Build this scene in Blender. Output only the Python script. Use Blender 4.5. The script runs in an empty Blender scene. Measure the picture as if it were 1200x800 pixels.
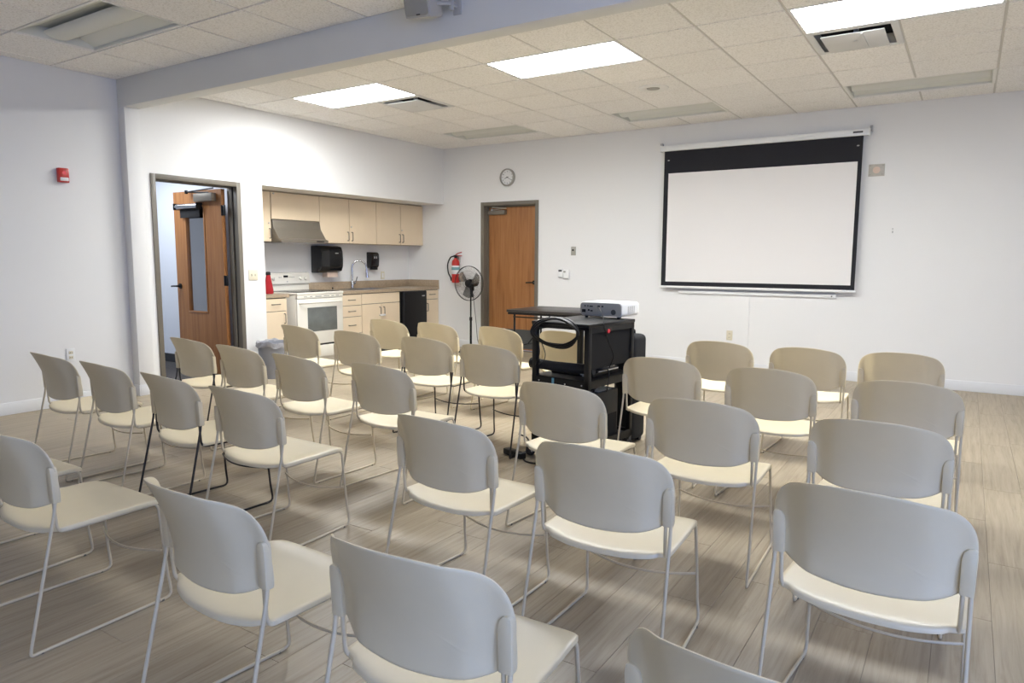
import bpy, bmesh, math, random
from math import sin, cos, pi, radians
from mathutils import Vector, Matrix

random.seed(7)
scene = bpy.context.scene
COL = scene.collection

# ------------------------------------------------------------------ camera
CAM = Vector((3.5632, -5.0496, 1.337))
YAW, PITCH, ROLL = -0.5729, -0.1171, 0.0045
fw = Vector((sin(YAW) * cos(PITCH), cos(YAW) * cos(PITCH), sin(PITCH)))
rt = Vector((cos(YAW), -sin(YAW), 0))
up = rt.cross(fw)
cr = rt * cos(ROLL) + up * sin(ROLL)
cu = -rt * sin(ROLL) + up * cos(ROLL)
cam_data = bpy.data.cameras.new('camera')
cam_data.sensor_width = 36.0
cam_data.lens = 824.245 / 1200 * 36.0
cam_data.clip_start = 0.05
cam = bpy.data.objects.new('camera', cam_data)
COL.objects.link(cam)
M = Matrix((cr, cu, -fw)).transposed().to_4x4()
M.translation = CAM
cam.matrix_world = M
scene.camera = cam

# ------------------------------------------------------------------ view, world, lights
scene.view_settings.view_transform = 'Standard'
scene.view_settings.look = 'None'
scene.view_settings.gamma = 1.0
scene.view_settings.use_curve_mapping = False
scene.view_settings.exposure = 0.0

world = bpy.data.worlds.new('world')
scene.world = world
world.use_nodes = True
world.node_tree.nodes['Background'].inputs[0].default_value = (0.55, 0.72, 1.0, 1)
world.node_tree.nodes['Background'].inputs[1].default_value = 0.6

LAMP = 33.0           # radiance of the lit ceiling diffusers
ADDED_LAMP = 25.0           # power of the area lamp added below each diffuser to shape its throw
WARM = (0.955, 0.98, 0.995)


def area_light(name, loc, rot, sx, sy, power, color):
    d = bpy.data.lights.new(name, 'AREA')
    d.shape = 'RECTANGLE'
    d.size, d.size_y = sx, sy
    d.energy, d.color = power, color
    o = bpy.data.objects.new(name, d)
    o.location, o.rotation_euler = loc, rot
    COL.objects.link(o)
    return o


# daylight through the windows behind and to the right of the photographer
NEAR_Y = -6.5
XR = 6.6
WINS = [(4.5, 6.4)]              # in the near wall, along X
RWINS = [(-6.1, -4.7)]  # in the right wall, along Y
DAY = (0.35, 0.50, 1.0)
for x0, x1 in WINS:
    area_light('window_daylight', ((x0 + x1) / 2, NEAR_Y - 0.12, 1.62), (radians(-90), 0, pi), x1 - x0, 1.5, 70, DAY)
for y0, y1 in RWINS:
    area_light('window_daylight', (XR + 0.12, (y0 + y1) / 2, 1.62), (radians(90), 0, radians(90)), y1 - y0, 1.5, 122, DAY)
# corridor ceiling lamp beyond the open door
area_light('corridor_lamp', (-4.6, -0.9, 2.55), (0, 0, 0), 1.2, 0.6, 48, (0.86, 0.92, 1.0))


# ------------------------------------------------------------------ materials
def new_mat(name):
    m = bpy.data.materials.new(name)
    m.use_nodes = True
    return m, m.node_tree.nodes, m.node_tree.links, m.node_tree.nodes['Principled BSDF']


def mat(name, col, rough=0.5, metal=0.0, var=0.0, vscale=8.0, bump=0.0, bscale=60.0, spec=0.5, emit=None, coat=0.0):
    m, N, L, B = new_mat(name)
    B.inputs['Base Color'].default_value = (*col, 1)
    B.inputs['Roughness'].default_value = rough
    B.inputs['Metallic'].default_value = metal
    B.inputs['Specular IOR Level'].default_value = spec
    if coat:
        B.inputs['Coat Weight'].default_value = coat
    if emit:
        B.inputs['Emission Color'].default_value = (*emit[0], 1)
        B.inputs['Emission Strength'].default_value = emit[1]
    tc = N.new('ShaderNodeTexCoord')
    if var:
        n = N.new('ShaderNodeTexNoise')
        n.inputs['Scale'].default_value = vscale
        n.inputs['Detail'].default_value = 5
        L.new(tc.outputs['Object'], n.inputs['Vector'])
        r = N.new('ShaderNodeMapRange')
        r.inputs[3].default_value = 1 - var
        r.inputs[4].default_value = 1 + var
        L.new(n.outputs['Fac'], r.inputs[0])
        mx = N.new('ShaderNodeVectorMath')
        mx.operation = 'SCALE'
        mx.inputs[0].default_value = col
        L.new(r.outputs[0], mx.inputs['Scale'])
        L.new(mx.outputs[0], B.inputs['Base Color'])
    if bump:
        n = N.new('ShaderNodeTexNoise')
        n.inputs['Scale'].default_value = bscale
        n.inputs['Detail'].default_value = 4
        L.new(tc.outputs['Object'], n.inputs['Vector'])
        b = N.new('ShaderNodeBump')
        b.inputs['Strength'].default_value = bump
        b.inputs['Distance'].default_value = 0.004
        L.new(n.outputs['Fac'], b.inputs['Height'])
        L.new(b.outputs[0], B.inputs['Normal'])
    return m


def wood_mat(name, c_dark, c_mid, c_light, scale, rough, rand=0.0, wear=0.0, bump=0.15):
    """stretched-noise wood; scale = stretch per axis in world space"""
    m, N, L, B = new_mat(name)
    geo = N.new('ShaderNodeNewGeometry')
    oi = N.new('ShaderNodeObjectInfo')
    add = N.new('ShaderNodeMath'); add.operation = 'ADD'
    L.new(geo.outputs['Random Per Island'], add.inputs[0])
    L.new(oi.outputs['Random'], add.inputs[1])
    fr = N.new('ShaderNodeMath'); fr.operation = 'FRACT'
    L.new(add.outputs[0], fr.inputs[0])
    off = N.new('ShaderNodeVectorMath'); off.operation = 'SCALE'
    off.inputs[0].default_value = (37.0, 61.0, 17.0)
    L.new(fr.outputs[0], off.inputs['Scale'])
    pos = N.new('ShaderNodeVectorMath'); pos.operation = 'ADD'
    L.new(geo.outputs['Position'], pos.inputs[0])
    L.new(off.outputs[0], pos.inputs[1])
    mp = N.new('ShaderNodeVectorMath'); mp.operation = 'MULTIPLY'
    mp.inputs[1].default_value = scale
    L.new(pos.outputs[0], mp.inputs[0])
    n1 = N.new('ShaderNodeTexNoise')
    n1.inputs['Scale'].default_value = 1.0
    n1.inputs['Detail'].default_value = 7
    n1.inputs['Roughness'].default_value = 0.62
    n1.inputs['Distortion'].default_value = 0.6
    L.new(mp.outputs[0], n1.inputs['Vector'])
    cr_ = N.new('ShaderNodeValToRGB')
    e = cr_.color_ramp.elements
    e[0].position, e[0].color = 0.30, (*c_dark, 1)
    e[1].position, e[1].color = 0.68, (*c_light, 1)
    k = cr_.color_ramp.elements.new(0.47); k.color = (*c_mid, 1)
    L.new(n1.outputs['Fac'], cr_.inputs[0])
    out = cr_.outputs[0]
    if wear:
        # darker blotches and knots, drawn out along the plank
        mp2 = N.new('ShaderNodeVectorMath'); mp2.operation = 'MULTIPLY'
        mp2.inputs[1].default_value = (scale[0] * 0.36, scale[1] * 1.5, scale[2])
        L.new(pos.outputs[0], mp2.inputs[0])
        n2 = N.new('ShaderNodeTexNoise')
        n2.inputs['Scale'].default_value = 1.0
        n2.inputs['Detail'].default_value = 6
        n2.inputs['Roughness'].default_value = 0.7
        L.new(mp2.outputs[0], n2.inputs['Vector'])
        r2 = N.new('ShaderNodeMapRange')
        r2.inputs[1].default_value, r2.inputs[2].default_value = 0.60, 0.76
        r2.inputs[3].default_value, r2.inputs[4].default_value = 0.0, wear
        L.new(n2.outputs['Fac'], r2.inputs[0])
        mx = N.new('ShaderNodeMix'); mx.data_type = 'RGBA'
        L.new(r2.outputs[0], mx.inputs['Factor'])
        L.new(out, mx.inputs['A'])
        mx.inputs['B'].default_value = (c_dark[0] * .6, c_dark[1] * .58, c_dark[2] * .56, 1)
        out = mx.outputs['Result']
    if rand:
        rr = N.new('ShaderNodeMapRange')
        rr.inputs[3].default_value, rr.inputs[4].default_value = 1 - rand, 1 + rand
        L.new(fr.outputs[0], rr.inputs[0])
        sc = N.new('ShaderNodeVectorMath'); sc.operation = 'SCALE'
        L.new(out, sc.inputs[0]); L.new(rr.outputs[0], sc.inputs['Scale'])
        out = sc.outputs[0]
    L.new(out, B.inputs['Base Color'])
    B.inputs['Roughness'].default_value = rough
    bp = N.new('ShaderNodeBump')
    bp.inputs['Strength'].default_value = bump
    bp.inputs['Distance'].default_value = 0.002
    L.new(n1.outputs['Fac'], bp.inputs['Height'])
    L.new(bp.outputs[0], B.inputs['Normal'])
    return m


def glass_mat(name, col, rough=0.02, mixfac=0.75):
    """see-through pane: transparent with a glossy coat"""
    m, N, L, B = new_mat(name)
    N.remove(B)
    t = N.new('ShaderNodeBsdfTransparent'); t.inputs[0].default_value = (*col, 1)
    g = N.new('ShaderNodeBsdfGlossy'); g.inputs['Roughness'].default_value = rough
    mx = N.new('ShaderNodeMixShader')
    fr = N.new('ShaderNodeFresnel'); fr.inputs[0].default_value = 1.5
    ml = N.new('ShaderNodeMath'); ml.operation = 'MULTIPLY_ADD'
    ml.inputs[1].default_value = 1.0; ml.inputs[2].default_value = 1 - mixfac
    L.new(fr.outputs[0], ml.inputs[0])
    L.new(ml.outputs[0], mx.inputs[0]); L.new(t.outputs[0], mx.inputs[1]); L.new(g.outputs[0], mx.inputs[2])
    L.new(mx.outputs[0], N['Material Output'].inputs[0])
    return m


def tile_mat():
    m, N, L, B = new_mat('ceiling_tile_mineral')
    tc = N.new('ShaderNodeTexCoord')
    geo = N.new('ShaderNodeNewGeometry')
    n = N.new('ShaderNodeTexNoise'); n.inputs['Scale'].default_value = 75; n.inputs['Detail'].default_value = 4
    n.inputs['Roughness'].default_value = .7
    L.new(geo.outputs['Position'], n.inputs['Vector'])
    r = N.new('ShaderNodeValToRGB')
    e = r.color_ramp.elements
    e[0].position, e[0].color = 0.33, (0.76, 0.735, 0.695, 1)
    e[1].position, e[1].color = 0.52, (0.965, 0.945, 0.915, 1)
    L.new(n.outputs['Fac'], r.inputs[0])
    oi = N.new('ShaderNodeObjectInfo')
    rr = N.new('ShaderNodeMapRange'); rr.inputs[3].default_value, rr.inputs[4].default_value = 0.965, 1.03
    L.new(oi.outputs['Random'], rr.inputs[0])
    sc = N.new('ShaderNodeVectorMath'); sc.operation = 'SCALE'
    L.new(r.outputs[0], sc.inputs[0]); L.new(rr.outputs[0], sc.inputs['Scale'])
    L.new(sc.outputs[0], B.inputs['Base Color'])
    B.inputs['Roughness'].default_value = 0.95
    B.inputs['Specular IOR Level'].default_value = 0.1
    b = N.new('ShaderNodeBump'); b.inputs['Strength'].default_value = 0.5; b.inputs['Distance'].default_value = 0.004
    L.new(n.outputs['Fac'], b.inputs['Height']); L.new(b.outputs[0], B.inputs['Normal'])
    return m


MT = {}
MT['wall'] = mat('wall_paint', (0.815, 0.806, 0.780), 0.6, var=0.015, vscale=1.5, bump=0.12, bscale=90, spec=0.25)
MT['trimw'] = mat('white_trim', (0.78, 0.78, 0.77), 0.45, var=0.02, vscale=5)
MT['beam'] = mat('beam_paint', (0.745, 0.742, 0.715), 0.6, var=0.02, vscale=2, bump=0.1, bscale=80, spec=0.25)
MT['tile'] = tile_mat()
MT['grid'] = mat('ceiling_grid_metal', (0.62, 0.59, 0.54), 0.5, var=0.02, vscale=3)
MT['slab'] = mat('ceiling_slab', (0.4, 0.38, 0.35), 0.9, var=0.05)
MT['plank'] = wood_mat('vinyl_plank', (0.295, 0.232, 0.150), (0.37, 0.302, 0.205), (0.43, 0.36, 0.255), (48.0, 2.2, 4.0), 0.42, rand=0.045, wear=0.38)
MT['screed'] = mat('floor_joint', (0.20, 0.16, 0.12), 0.9, var=0.1)
MT['plastic'] = mat('beige_plastic', (0.745, 0.645, 0.435), 0.42, var=0.03, vscale=14, bump=0.06, bscale=420, spec=0.75)
MT['rod'] = mat('beige_rod', (0.64, 0.555, 0.39), 0.33, var=0.06, vscale=30, spec=0.55)
MT['rodblack'] = mat('black_rod', (0.018, 0.016, 0.015), 0.35, var=0.1, vscale=30)
MT['glide'] = mat('grey_glide', (0.16, 0.145, 0.12), 0.6, var=0.1)
MT['rubber'] = mat('dark_rubber', (0.025, 0.023, 0.022), 0.7, var=0.1)
MT['door'] = wood_mat('oak_veneer', (0.235, 0.092, 0.028), (0.33, 0.14, 0.045), (0.40, 0.185, 0.066), (26.0, 26.0, 1.3), 0.36, bump=0.05)
MT['frame'] = mat('brown_grey_frame', (0.165, 0.145, 0.112), 0.45, var=0.03, vscale=6)
MT['black'] = mat('black_paint', (0.009, 0.009, 0.0095), 0.42, var=0.15, vscale=25, spec=0.28)
MT['blackmatte'] = mat('black_matte', (0.009, 0.009, 0.010), 0.75, var=0.15, vscale=30, spec=0.2)
MT['blackgloss'] = mat('black_gloss', (0.010, 0.010, 0.011), 0.15, var=0.1, vscale=30)
MT['cloth'] = mat('black_cloth', (0.010, 0.010, 0.011), 0.9, var=0.25, vscale=40, bump=0.6, bscale=300)
MT['screenblack'] = mat('screen_black', (0.012, 0.012, 0.016), 0.85, var=0.1, vscale=4)
MT['screenwhite'] = mat('screen_white', (0.80, 0.775, 0.745), 0.8, var=0.008, vscale=3, spec=0.2)
MT['cab'] = mat('cabinet_laminate', (0.78, 0.635, 0.445), 0.42, var=0.035, vscale=7)
MT['cabin'] = mat('cabinet_side', (0.50, 0.40, 0.275), 0.5, var=0.04, vscale=7)
MT['counter'] = mat('speckled_counter', (0.42, 0.325, 0.22), 0.38, var=0.32, vscale=45)
MT['pull'] = mat('pull_metal', (0.24, 0.215, 0.18), 0.35, metal=0.8, var=0.06, vscale=20)
MT['steel'] = mat('brushed_steel', (0.55, 0.54, 0.52), 0.3, metal=1.0, var=0.06, vscale=20)
MT['chrome'] = mat('chrome', (0.52, 0.52, 0.53), 0.16, metal=1.0, var=0.03, vscale=20)
MT['hood'] = mat('hood_bronze', (0.20, 0.175, 0.14), 0.4, metal=0.35, var=0.05, vscale=10)
MT['enamel'] = mat('cream_enamel', (0.80, 0.765, 0.675), 0.25, var=0.02, vscale=6)
MT['oven'] = mat('oven_glass', (0.15, 0.16, 0.15), 0.14, var=0.25, vscale=9)  # base grey lightened to stand in for reflections in the glass
MT['red'] = mat('red_paint', (0.52, 0.025, 0.018), 0.3, var=0.06, vscale=20)
MT['redcloth'] = mat('red_cloth', (0.38, 0.012, 0.018), 0.85, var=0.2, vscale=30, bump=0.5, bscale=200)
MT['white'] = mat('white_plastic', (0.82, 0.82, 0.80), 0.35, var=0.02, vscale=10)
MT['ivory'] = mat('ivory_plastic', (0.72, 0.66, 0.50), 0.4, var=0.03, vscale=20)
MT['plate'] = mat('plate_metal', (0.47, 0.44, 0.38), 0.5, metal=0.25, var=0.15, vscale=30)
MT['grey'] = mat('grey_plastic', (0.36, 0.345, 0.30), 0.45, var=0.05, vscale=12)
MT['lightgrey'] = mat('light_grey_plastic', (0.46, 0.45, 0.43), 0.5, var=0.04, vscale=12)
MT['darkgrey'] = mat('dark_grey', (0.07, 0.07, 0.068), 0.5, var=0.06, vscale=15)
MT['trash'] = mat('grey_bin_plastic', (0.30, 0.31, 0.34), 0.5, var=0.06, vscale=10)
MT['liner'] = mat('translucent_liner', (0.34, 0.335, 0.35), 0.28, var=0.25, vscale=18, bump=0.9, bscale=25)
MT['fixture'] = mat('fixture_white', (0.84, 0.83, 0.79), 0.5, var=0.02, vscale=6)
MT['fixgreen'] = mat('fixture_reflector', (0.70, 0.705, 0.645), 0.4, var=0.02, vscale=6)
MT['vent'] = mat('vent_white', (0.70, 0.70, 0.69), 0.45, var=0.02, vscale=8)
MT['lit'] = mat('lit_diffuser', (0.9, 0.9, 0.88), 0.5, emit=(WARM, LAMP))
MT['tabletop'] = mat('table_top_dark', (0.028, 0.024, 0.022), 0.35, var=0.2, vscale=30)
MT['blue'] = mat('blue_tape', (0.10, 0.30, 0.42), 0.6, var=0.1, vscale=20)
MT['redlens'] = mat('red_lens', (0.75, 0.03, 0.05), 0.25, var=0.03)
MT['carpet'] = mat('dark_carpet', (0.055, 0.05, 0.05), 0.95, var=0.45, vscale=16, bump=0.6, bscale=300)
MT['corrwall'] = mat('corridor_paint', (0.74, 0.77, 0.83), 0.6, var=0.015, vscale=2)
MT['basedark'] = mat('dark_vinyl_base', (0.035, 0.037, 0.042), 0.5, var=0.1)
MT['pane'] = glass_mat('clear_pane', (0.80, 0.80, 0.78), 0.12, 0.52)
MT['fanblade'] = glass_mat('smoky_blade', (0.30, 0.30, 0.31), 0.25, 0.9)
MT['label'] = mat('white_label', (0.75, 0.75, 0.74), 0.5, var=0.03)
MT['teal'] = mat('teal_label', (0.16, 0.35, 0.36), 0.5, var=0.1)
MT['paper'] = mat('tan_paper', (0.66, 0.52, 0.42), 0.9, var=0.04)
MT['clockface'] = mat('clock_face', (0.78, 0.78, 0.76), 0.5, var=0.02)


# ------------------------------------------------------------------ mesh helpers
def rotz(a):
    return Matrix.Rotation(a, 4, 'Z')


class MB:
    """collects shapes into one bmesh"""
    def __init__(s):
        s.bm = bmesh.new()

    def _merge(s, t, mtx=None):
        if mtx is not None:
            bmesh.ops.transform(t, matrix=mtx, verts=t.verts)
        me = bpy.data.meshes.new('tmp')
        t.to_mesh(me); t.free()
        s.bm.from_mesh(me)
        bpy.data.meshes.remove(me)

    def box(s, p0, p1, bevel=0.0, seg=2, mtx=None):
        t = bmesh.new()
        bmesh.ops.create_cube(t, size=1.0)
        for v in t.verts:
            v.co = Vector([(p0[i] + p1[i]) / 2 + v.co[i] * (p1[i] - p0[i]) for i in range(3)])
        if bevel:
            bmesh.ops.bevel(t, geom=list(t.edges), offset=bevel, segments=seg, profile=0.5, affect='EDGES')
        s._merge(t, mtx)
        return s

    def cyl(s, a, b, r, r2=None, seg=16, caps=True):
        a, b = Vector(a), Vector(b)
        d = b - a
        t = bmesh.new()
        bmesh.ops.create_cone(t, cap_ends=caps, cap_tris=False, segments=seg, radius1=r, radius2=r if r2 is None else r2, depth=d.length)
        q = d.to_track_quat('Z', 'Y').to_matrix().to_4x4()
        q.translation = (a + b) / 2
        s._merge(t, q)
        return s

    def tube(s, pts, r, seg=8, closed=False, caps=True):
        pts = [Vector(p) for p in pts]
        n = len(pts)
        bm = s.bm
        rings = []
        nrm = None
        for i, p in enumerate(pts):
            if closed:
                tan = pts[(i + 1) % n] - pts[i - 1]
            else:
                tan = pts[min(i + 1, n - 1)] - pts[max(i - 1, 0)]
            tan.normalize()
            if nrm is None:
                nrm = tan.orthogonal().normalized()
            nrm = (nrm - tan * nrm.dot(tan))
            if nrm.length < 1e-6:
                nrm = tan.orthogonal()
            nrm.normalize()
            bi = tan.cross(nrm)
            rings.append([bm.verts.new(p + (nrm * cos(2 * pi * k / seg) + bi * sin(2 * pi * k / seg)) * r) for k in range(seg)])
        m = n if closed else n - 1
        for i in range(m):
            A, B = rings[i], rings[(i + 1) % n]
            for k in range(seg):
                bm.faces.new((A[k], A[(k + 1) % seg], B[(k + 1) % seg], B[k]))
        if caps and not closed:
            bm.faces.new(rings[0][::-1]); bm.faces.new(rings[-1])
        return s

    def prism(s, outline, axis, d0, d1, bevel=0.0, mtx=None):
        """outline: 2D points; axis 0/1/2 = extrusion axis; remaining axes in order"""
        t = bmesh.new()
        def mk(p, d):
            c = [p[0], p[1]]
            c.insert(axis, d)
            return Vector(c)
        a = [t.verts.new(mk(p, d0)) for p in outline]
        b = [t.verts.new(mk(p, d1)) for p in outline]
        n = len(a)
        t.faces.new(a); t.faces.new(b[::-1])
        for i in range(n):
            t.faces.new((a[i], b[i], b[(i + 1) % n], a[(i + 1) % n]))
        bmesh.ops.recalc_face_normals(t, faces=t.faces)
        if bevel:
            bmesh.ops.bevel(t, geom=list(t.edges), offset=bevel, segments=2, profile=0.5, affect='EDGES')
        s._merge(t, mtx)
        return s

    def lathe(s, prof, seg=24, mtx=None):
        """prof: (r, z) list, turned about Z"""
        t = bmesh.new()
        rings = []
        for r, z in prof:
            if r < 1e-6:
                rings.append([t.verts.new((0, 0, z))])
            else:
                rings.append([t.verts.new((r * cos(2 * pi * k / seg), r * sin(2 * pi * k / seg), z)) for k in range(seg)])
        for A, B in zip(rings, rings[1:]):
            for k in range(seg):
                k2 = (k + 1) % seg
                if len(A) == 1 and len(B) == 1:
                    continue
                if len(A) == 1:
                    t.faces.new((A[0], B[k2], B[k]))
                elif len(B) == 1:
                    t.faces.new((A[k], A[k2], B[0]))
                else:
                    t.faces.new((A[k], A[k2], B[k2], B[k]))
        bmesh.ops.recalc_face_normals(t, faces=t.faces)
        s._merge(t, mtx)
        return s

    def sphere(s, c, r, sc=(1, 1, 1), seg=16):
        t = bmesh.new()
        bmesh.ops.create_uvsphere(t, u_segments=seg, v_segments=seg // 2, radius=r)
        mt = Matrix.Translation(c) @ Matrix.Diagonal((*sc, 1))
        s._merge(t, mt)
        return s

    def quadframe(s, p0, p1, w, d0, d1, axis, bevel=0.0):
        """rectangular picture-frame of width w between 2D corners, extruded along axis"""
        (a0, b0), (a1, b1) = p0, p1
        for q0, q1 in (((a0, b0), (a1, b0 + w)), ((a0, b1 - w), (a1, b1)), ((a0, b0 + w), (a0 + w, b1 - w)), ((a1 - w, b0 + w), (a1, b1 - w))):
            c0, c1 = list(q0), list(q1)
            c0.insert(axis, d0); c1.insert(axis, d1)
            s.box(c0, c1, bevel)
        return s

    def build(s, name, material, parent=None, smooth=35, loc=None, rz=0.0):
        bmesh.ops.recalc_face_normals(s.bm, faces=s.bm.faces)
        me = bpy.data.meshes.new(name)
        s.bm.to_mesh(me); s.bm.free()
        me.materials.append(material)
        if smooth:
            for p in me.polygons:
                p.use_smooth = True
            me.set_sharp_from_angle(angle=radians(smooth))
        o = bpy.data.objects.new(name, me)
        COL.objects.link(o)
        if parent is not None:
            o.parent = parent
        if loc is not None:
            o.location = loc
        if rz:
            o.rotation_euler = (0, 0, rz)
        return o


def fillet(pts, r, n=5):
    """round the inner corners of a polyline"""
    pts = [Vector(p) for p in pts]
    out = [pts[0]]
    for i in range(1, len(pts) - 1):
        p, a, b = pts[i], pts[i - 1], pts[i + 1]
        da, db = (a - p), (b - p)
        rr = r[i] if isinstance(r, (list, tuple)) else r
        q = min(rr, da.length * 0.48, db.length * 0.48)
        A, B = p + da.normalized() * q, p + db.normalized() * q
        for k in range(n + 1):
            t = k / n
            out.append(A * (1 - t) ** 2 + p * 2 * t * (1 - t) + B * t * t)
    out.append(pts[-1])
    return out


def spline(pts, n=8, closed=False):
    """Catmull-Rom through points"""
    pts = [Vector(p) for p in pts]
    N = len(pts)
    out = []
    rng = range(N if closed else N - 1)
    for i in rng:
        if closed:
            p0, p1, p2, p3 = pts[i - 1], pts[i], pts[(i + 1) % N], pts[(i + 2) % N]
        else:
            p0, p1, p2, p3 = pts[max(i - 1, 0)], pts[i], pts[i + 1], pts[min(i + 2, N - 1)]
        for k in range(n):
            t = k / n
            out.append(0.5 * ((2 * p1) + (p2 - p0) * t + (2 * p0 - 5 * p1 + 4 * p2 - p3) * t * t + (3 * p1 - p0 - 3 * p2 + p3) * t ** 3))
    if not closed:
        out.append(pts[-1])
    return out


def tag(o, label=None, cat=None, group=None, kind=None):
    if label: o['label'] = label
    if cat: o['category'] = cat
    if group: o['group'] = group
    if kind: o['kind'] = kind
    return o


def thing(name, label, cat, loc=(0, 0, 0), rz=0.0, group=None):
    o = bpy.data.objects.new(name, None)
    o.empty_display_size = 0.1
    COL.objects.link(o)
    o.location = loc
    o.rotation_euler = (0, 0, rz)
    return tag(o, label, cat, group)


def struct_root(name, loc=(0, 0, 0), label=None):
    o = bpy.data.objects.new(name, None)
    COL.objects.link(o)
    o.location = loc
    o['kind'] = 'structure'
    if label: o['label'] = label
    return o


def struct(mb, name, material, label=None, smooth=0):
    o = mb.build(name, material, smooth=smooth)
    o['kind'] = 'structure'
    if label: o['label'] = label
    return o


def copy_tree(o, parent=None):
    c = o.copy()
    COL.objects.link(c)
    if parent is not None:
        c.parent = parent
    for ch in list(o.children):
        copy_tree(ch, c)
    return c


# ------------------------------------------------------------------ room dimensions
XL = -3.21
YB, YN = 3.515, NEAR_Y
H = 2.975
T = 0.6096
WT = 0.15
KX = -3.92            # back wall of the kitchen alcove
AY = 0.22             # where the alcove starts
D1 = (-1.085, -0.07)  # outer frame of the left door
D2 = (-2.51, -1.527)  # outer frame of the back door
DH = 2.152

# ------------------------------------------------------------------ walls
w = MB()
w.box((XL - WT, YN - WT, 0), (XL, D1[0] + 0.01, H + 0.12))
w.box((XL - WT, D1[0] + 0.01, DH - 0.01), (XL, AY, H + 0.12))
w.box((XL - WT, D1[1] - 0.01, 0), (XL, AY, DH - 0.01))
w.box((KX, AY, 2.15), (XL, YB, H + 0.12))
struct(w, 'wall_left', MT['wall'], 'white left wall with the open door and the soffit over the kitchenette')
struct(MB().box((KX - 0.12, 0.13, 0), (KX, YB + WT, H + 0.12)), 'wall_kitchen', MT['wall'], 'white wall behind the kitchenette counter')
struct(MB().box((KX, 0.132, 0), (XL - WT, AY, 2.3)), 'wall_partition', MT['wall'])
w = MB()
w.box((KX - 0.12, YB, 0), (D2[0] + 0.01, YB + WT, H + 0.12))
w.box((D2[1] - 0.01, YB, 0), (XR + WT, YB + WT, H + 0.12))
w.box((D2[0] + 0.01, YB, DH - 0.01), (D2[1] - 0.01, YB + WT, H + 0.12))
struct(w, 'wall_back', MT['wall'], 'white back wall with the projection screen')
w = MB()
ys = [YN - WT] + [v for p in RWINS for v in p] + [YB]
for i in range(0, len(ys), 2):
    w.box((XR, ys[i], 0), (XR + WT, ys[i + 1], H + 0.12))
for y0, y1 in RWINS:
    w.box((XR, y0, 0), (XR + WT, y1, 0.87)).box((XR, y0, 2.37), (XR + WT, y1, H + 0.12))
struct(w, 'wall_right', MT['wall'])
w = MB()
xs = [XL] + [v for p in WINS for v in p] + [XR]
for i in range(0, len(xs), 2):
    w.box((xs[i], YN - WT, 0), (xs[i + 1], YN, H + 0.12))
for x0, x1 in WINS:
    w.box((x0, YN - WT, 0), (x1, YN, 0.87)).box((x0, YN - WT, 2.37), (x1, YN, H + 0.12))
struct(w, 'wall_near', MT['wall'])
for k, (x0, x1) in enumerate(WINS):
    r = struct_root('window_%d' % (k + 1))
    MB().quadframe((x0, 0.87), (x1, 2.37), 0.05, YN - 0.10, YN - 0.04, 1).box(((x0 + x1) / 2 - 0.02, YN - 0.10, 0.92), ((x0 + x1) / 2 + 0.02, YN - 0.04, 2.32)).build('window_frame', MT['frame'], r)

for k, (y0, y1) in enumerate(RWINS):
    r = struct_root('window_%d' % (k + 1 + len(WINS)))
    MB().quadframe((y0, 0.87), (y1, 2.37), 0.05, XR + 0.04, XR + 0.10, 0).build('window_frame', MT['frame'], r)

# beam across the ceiling and the pilaster that carries it
struct(MB().box((XL, -1.36, 2.72), (XR, -1.215, H + 0.1), 0.004), 'trim_1', MT['beam'], 'long painted ceiling beam crossing the room', 30)
struct(MB().box((XL, -1.36, 0), (-3.10, -1.215, 2.72), 0.003), 'trim_2', MT['wall'], 'shallow white pilaster under the end of the ceiling beam', 30)

# baseboards
bb = lambda mb, n: struct(mb, n, MT['trimw'], None, 30)
bb(MB().box((XL, YN, 0), (XL + 0.012, -1.36, 0.105), 0.003).box((XL, -1.372, 0), (-3.088, -1.36, 0.105), 0.003).box((-3.10, -1.36, 0), (-3.088, -1.215, 0.105), 0.003)
   .box((XL, -1.215, 0), (XL + 0.012, D1[0], 0.105), 0.003).box((XL, D1[1], 0), (XL + 0.012, AY, 0.105), 0.003), 'baseboard_left')
bb(MB().box((-3.30, YB - 0.012, 0), (D2[0], YB, 0.105), 0.003).box((D2[1], YB - 0.012, 0), (XR, YB, 0.105), 0.003), 'baseboard_back')
bb(MB().box((XR - 0.012, YN, 0), (XR, YB, 0.105), 0.003), 'baseboard_right')

# ------------------------------------------------------------------ ceiling: slab, grid and single tiles
ceil = struct(MB().box((XL - WT, YN - WT, H + 0.12), (XR + WT, YB + WT, H + 0.2)), 'ceiling', MT['slab'], 'suspended ceiling of mineral tiles')
LIT = [(-4, 0), (0, 0), (4, 0)]
UNLIT = [(8, 0), (-4, 4), (0, 4), (4, 4), (8, 4), (-4, -4.1574), (0, -4.1574), (4, -4.1574)]
# the near grid is offset along Y by the beam
YG = -1.925           # a grid line of the near ceiling
VENT = [(-3, 1), (4, 1)]
occ = set()
for i, j in LIT + [u for u in UNLIT if u[1] >= 0]:
    occ |= {(i, int(j)), (i + 1, int(j))}
for v in VENT:
    occ.add(v)
tile_cache = {}


def tile(x0, x1, y0, y1):
    gx, gy = 0.009, 0.0085
    key = (round(x1 - x0, 3), round(y1 - y0, 3))
    if key not in tile_cache:
        mb = MB().box((gx, gy, 0), (key[0] - gx, key[1] - gy, 0.014), 0.0025, 1)
        o = mb.build('ceiling_tile', MT['tile'], ceil, smooth=30)
        tile_cache[key] = o
    else:
        o = tile_cache[key].copy()
        COL.objects.link(o)
    o.location = (x0, y0, H - 0.006)


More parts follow.
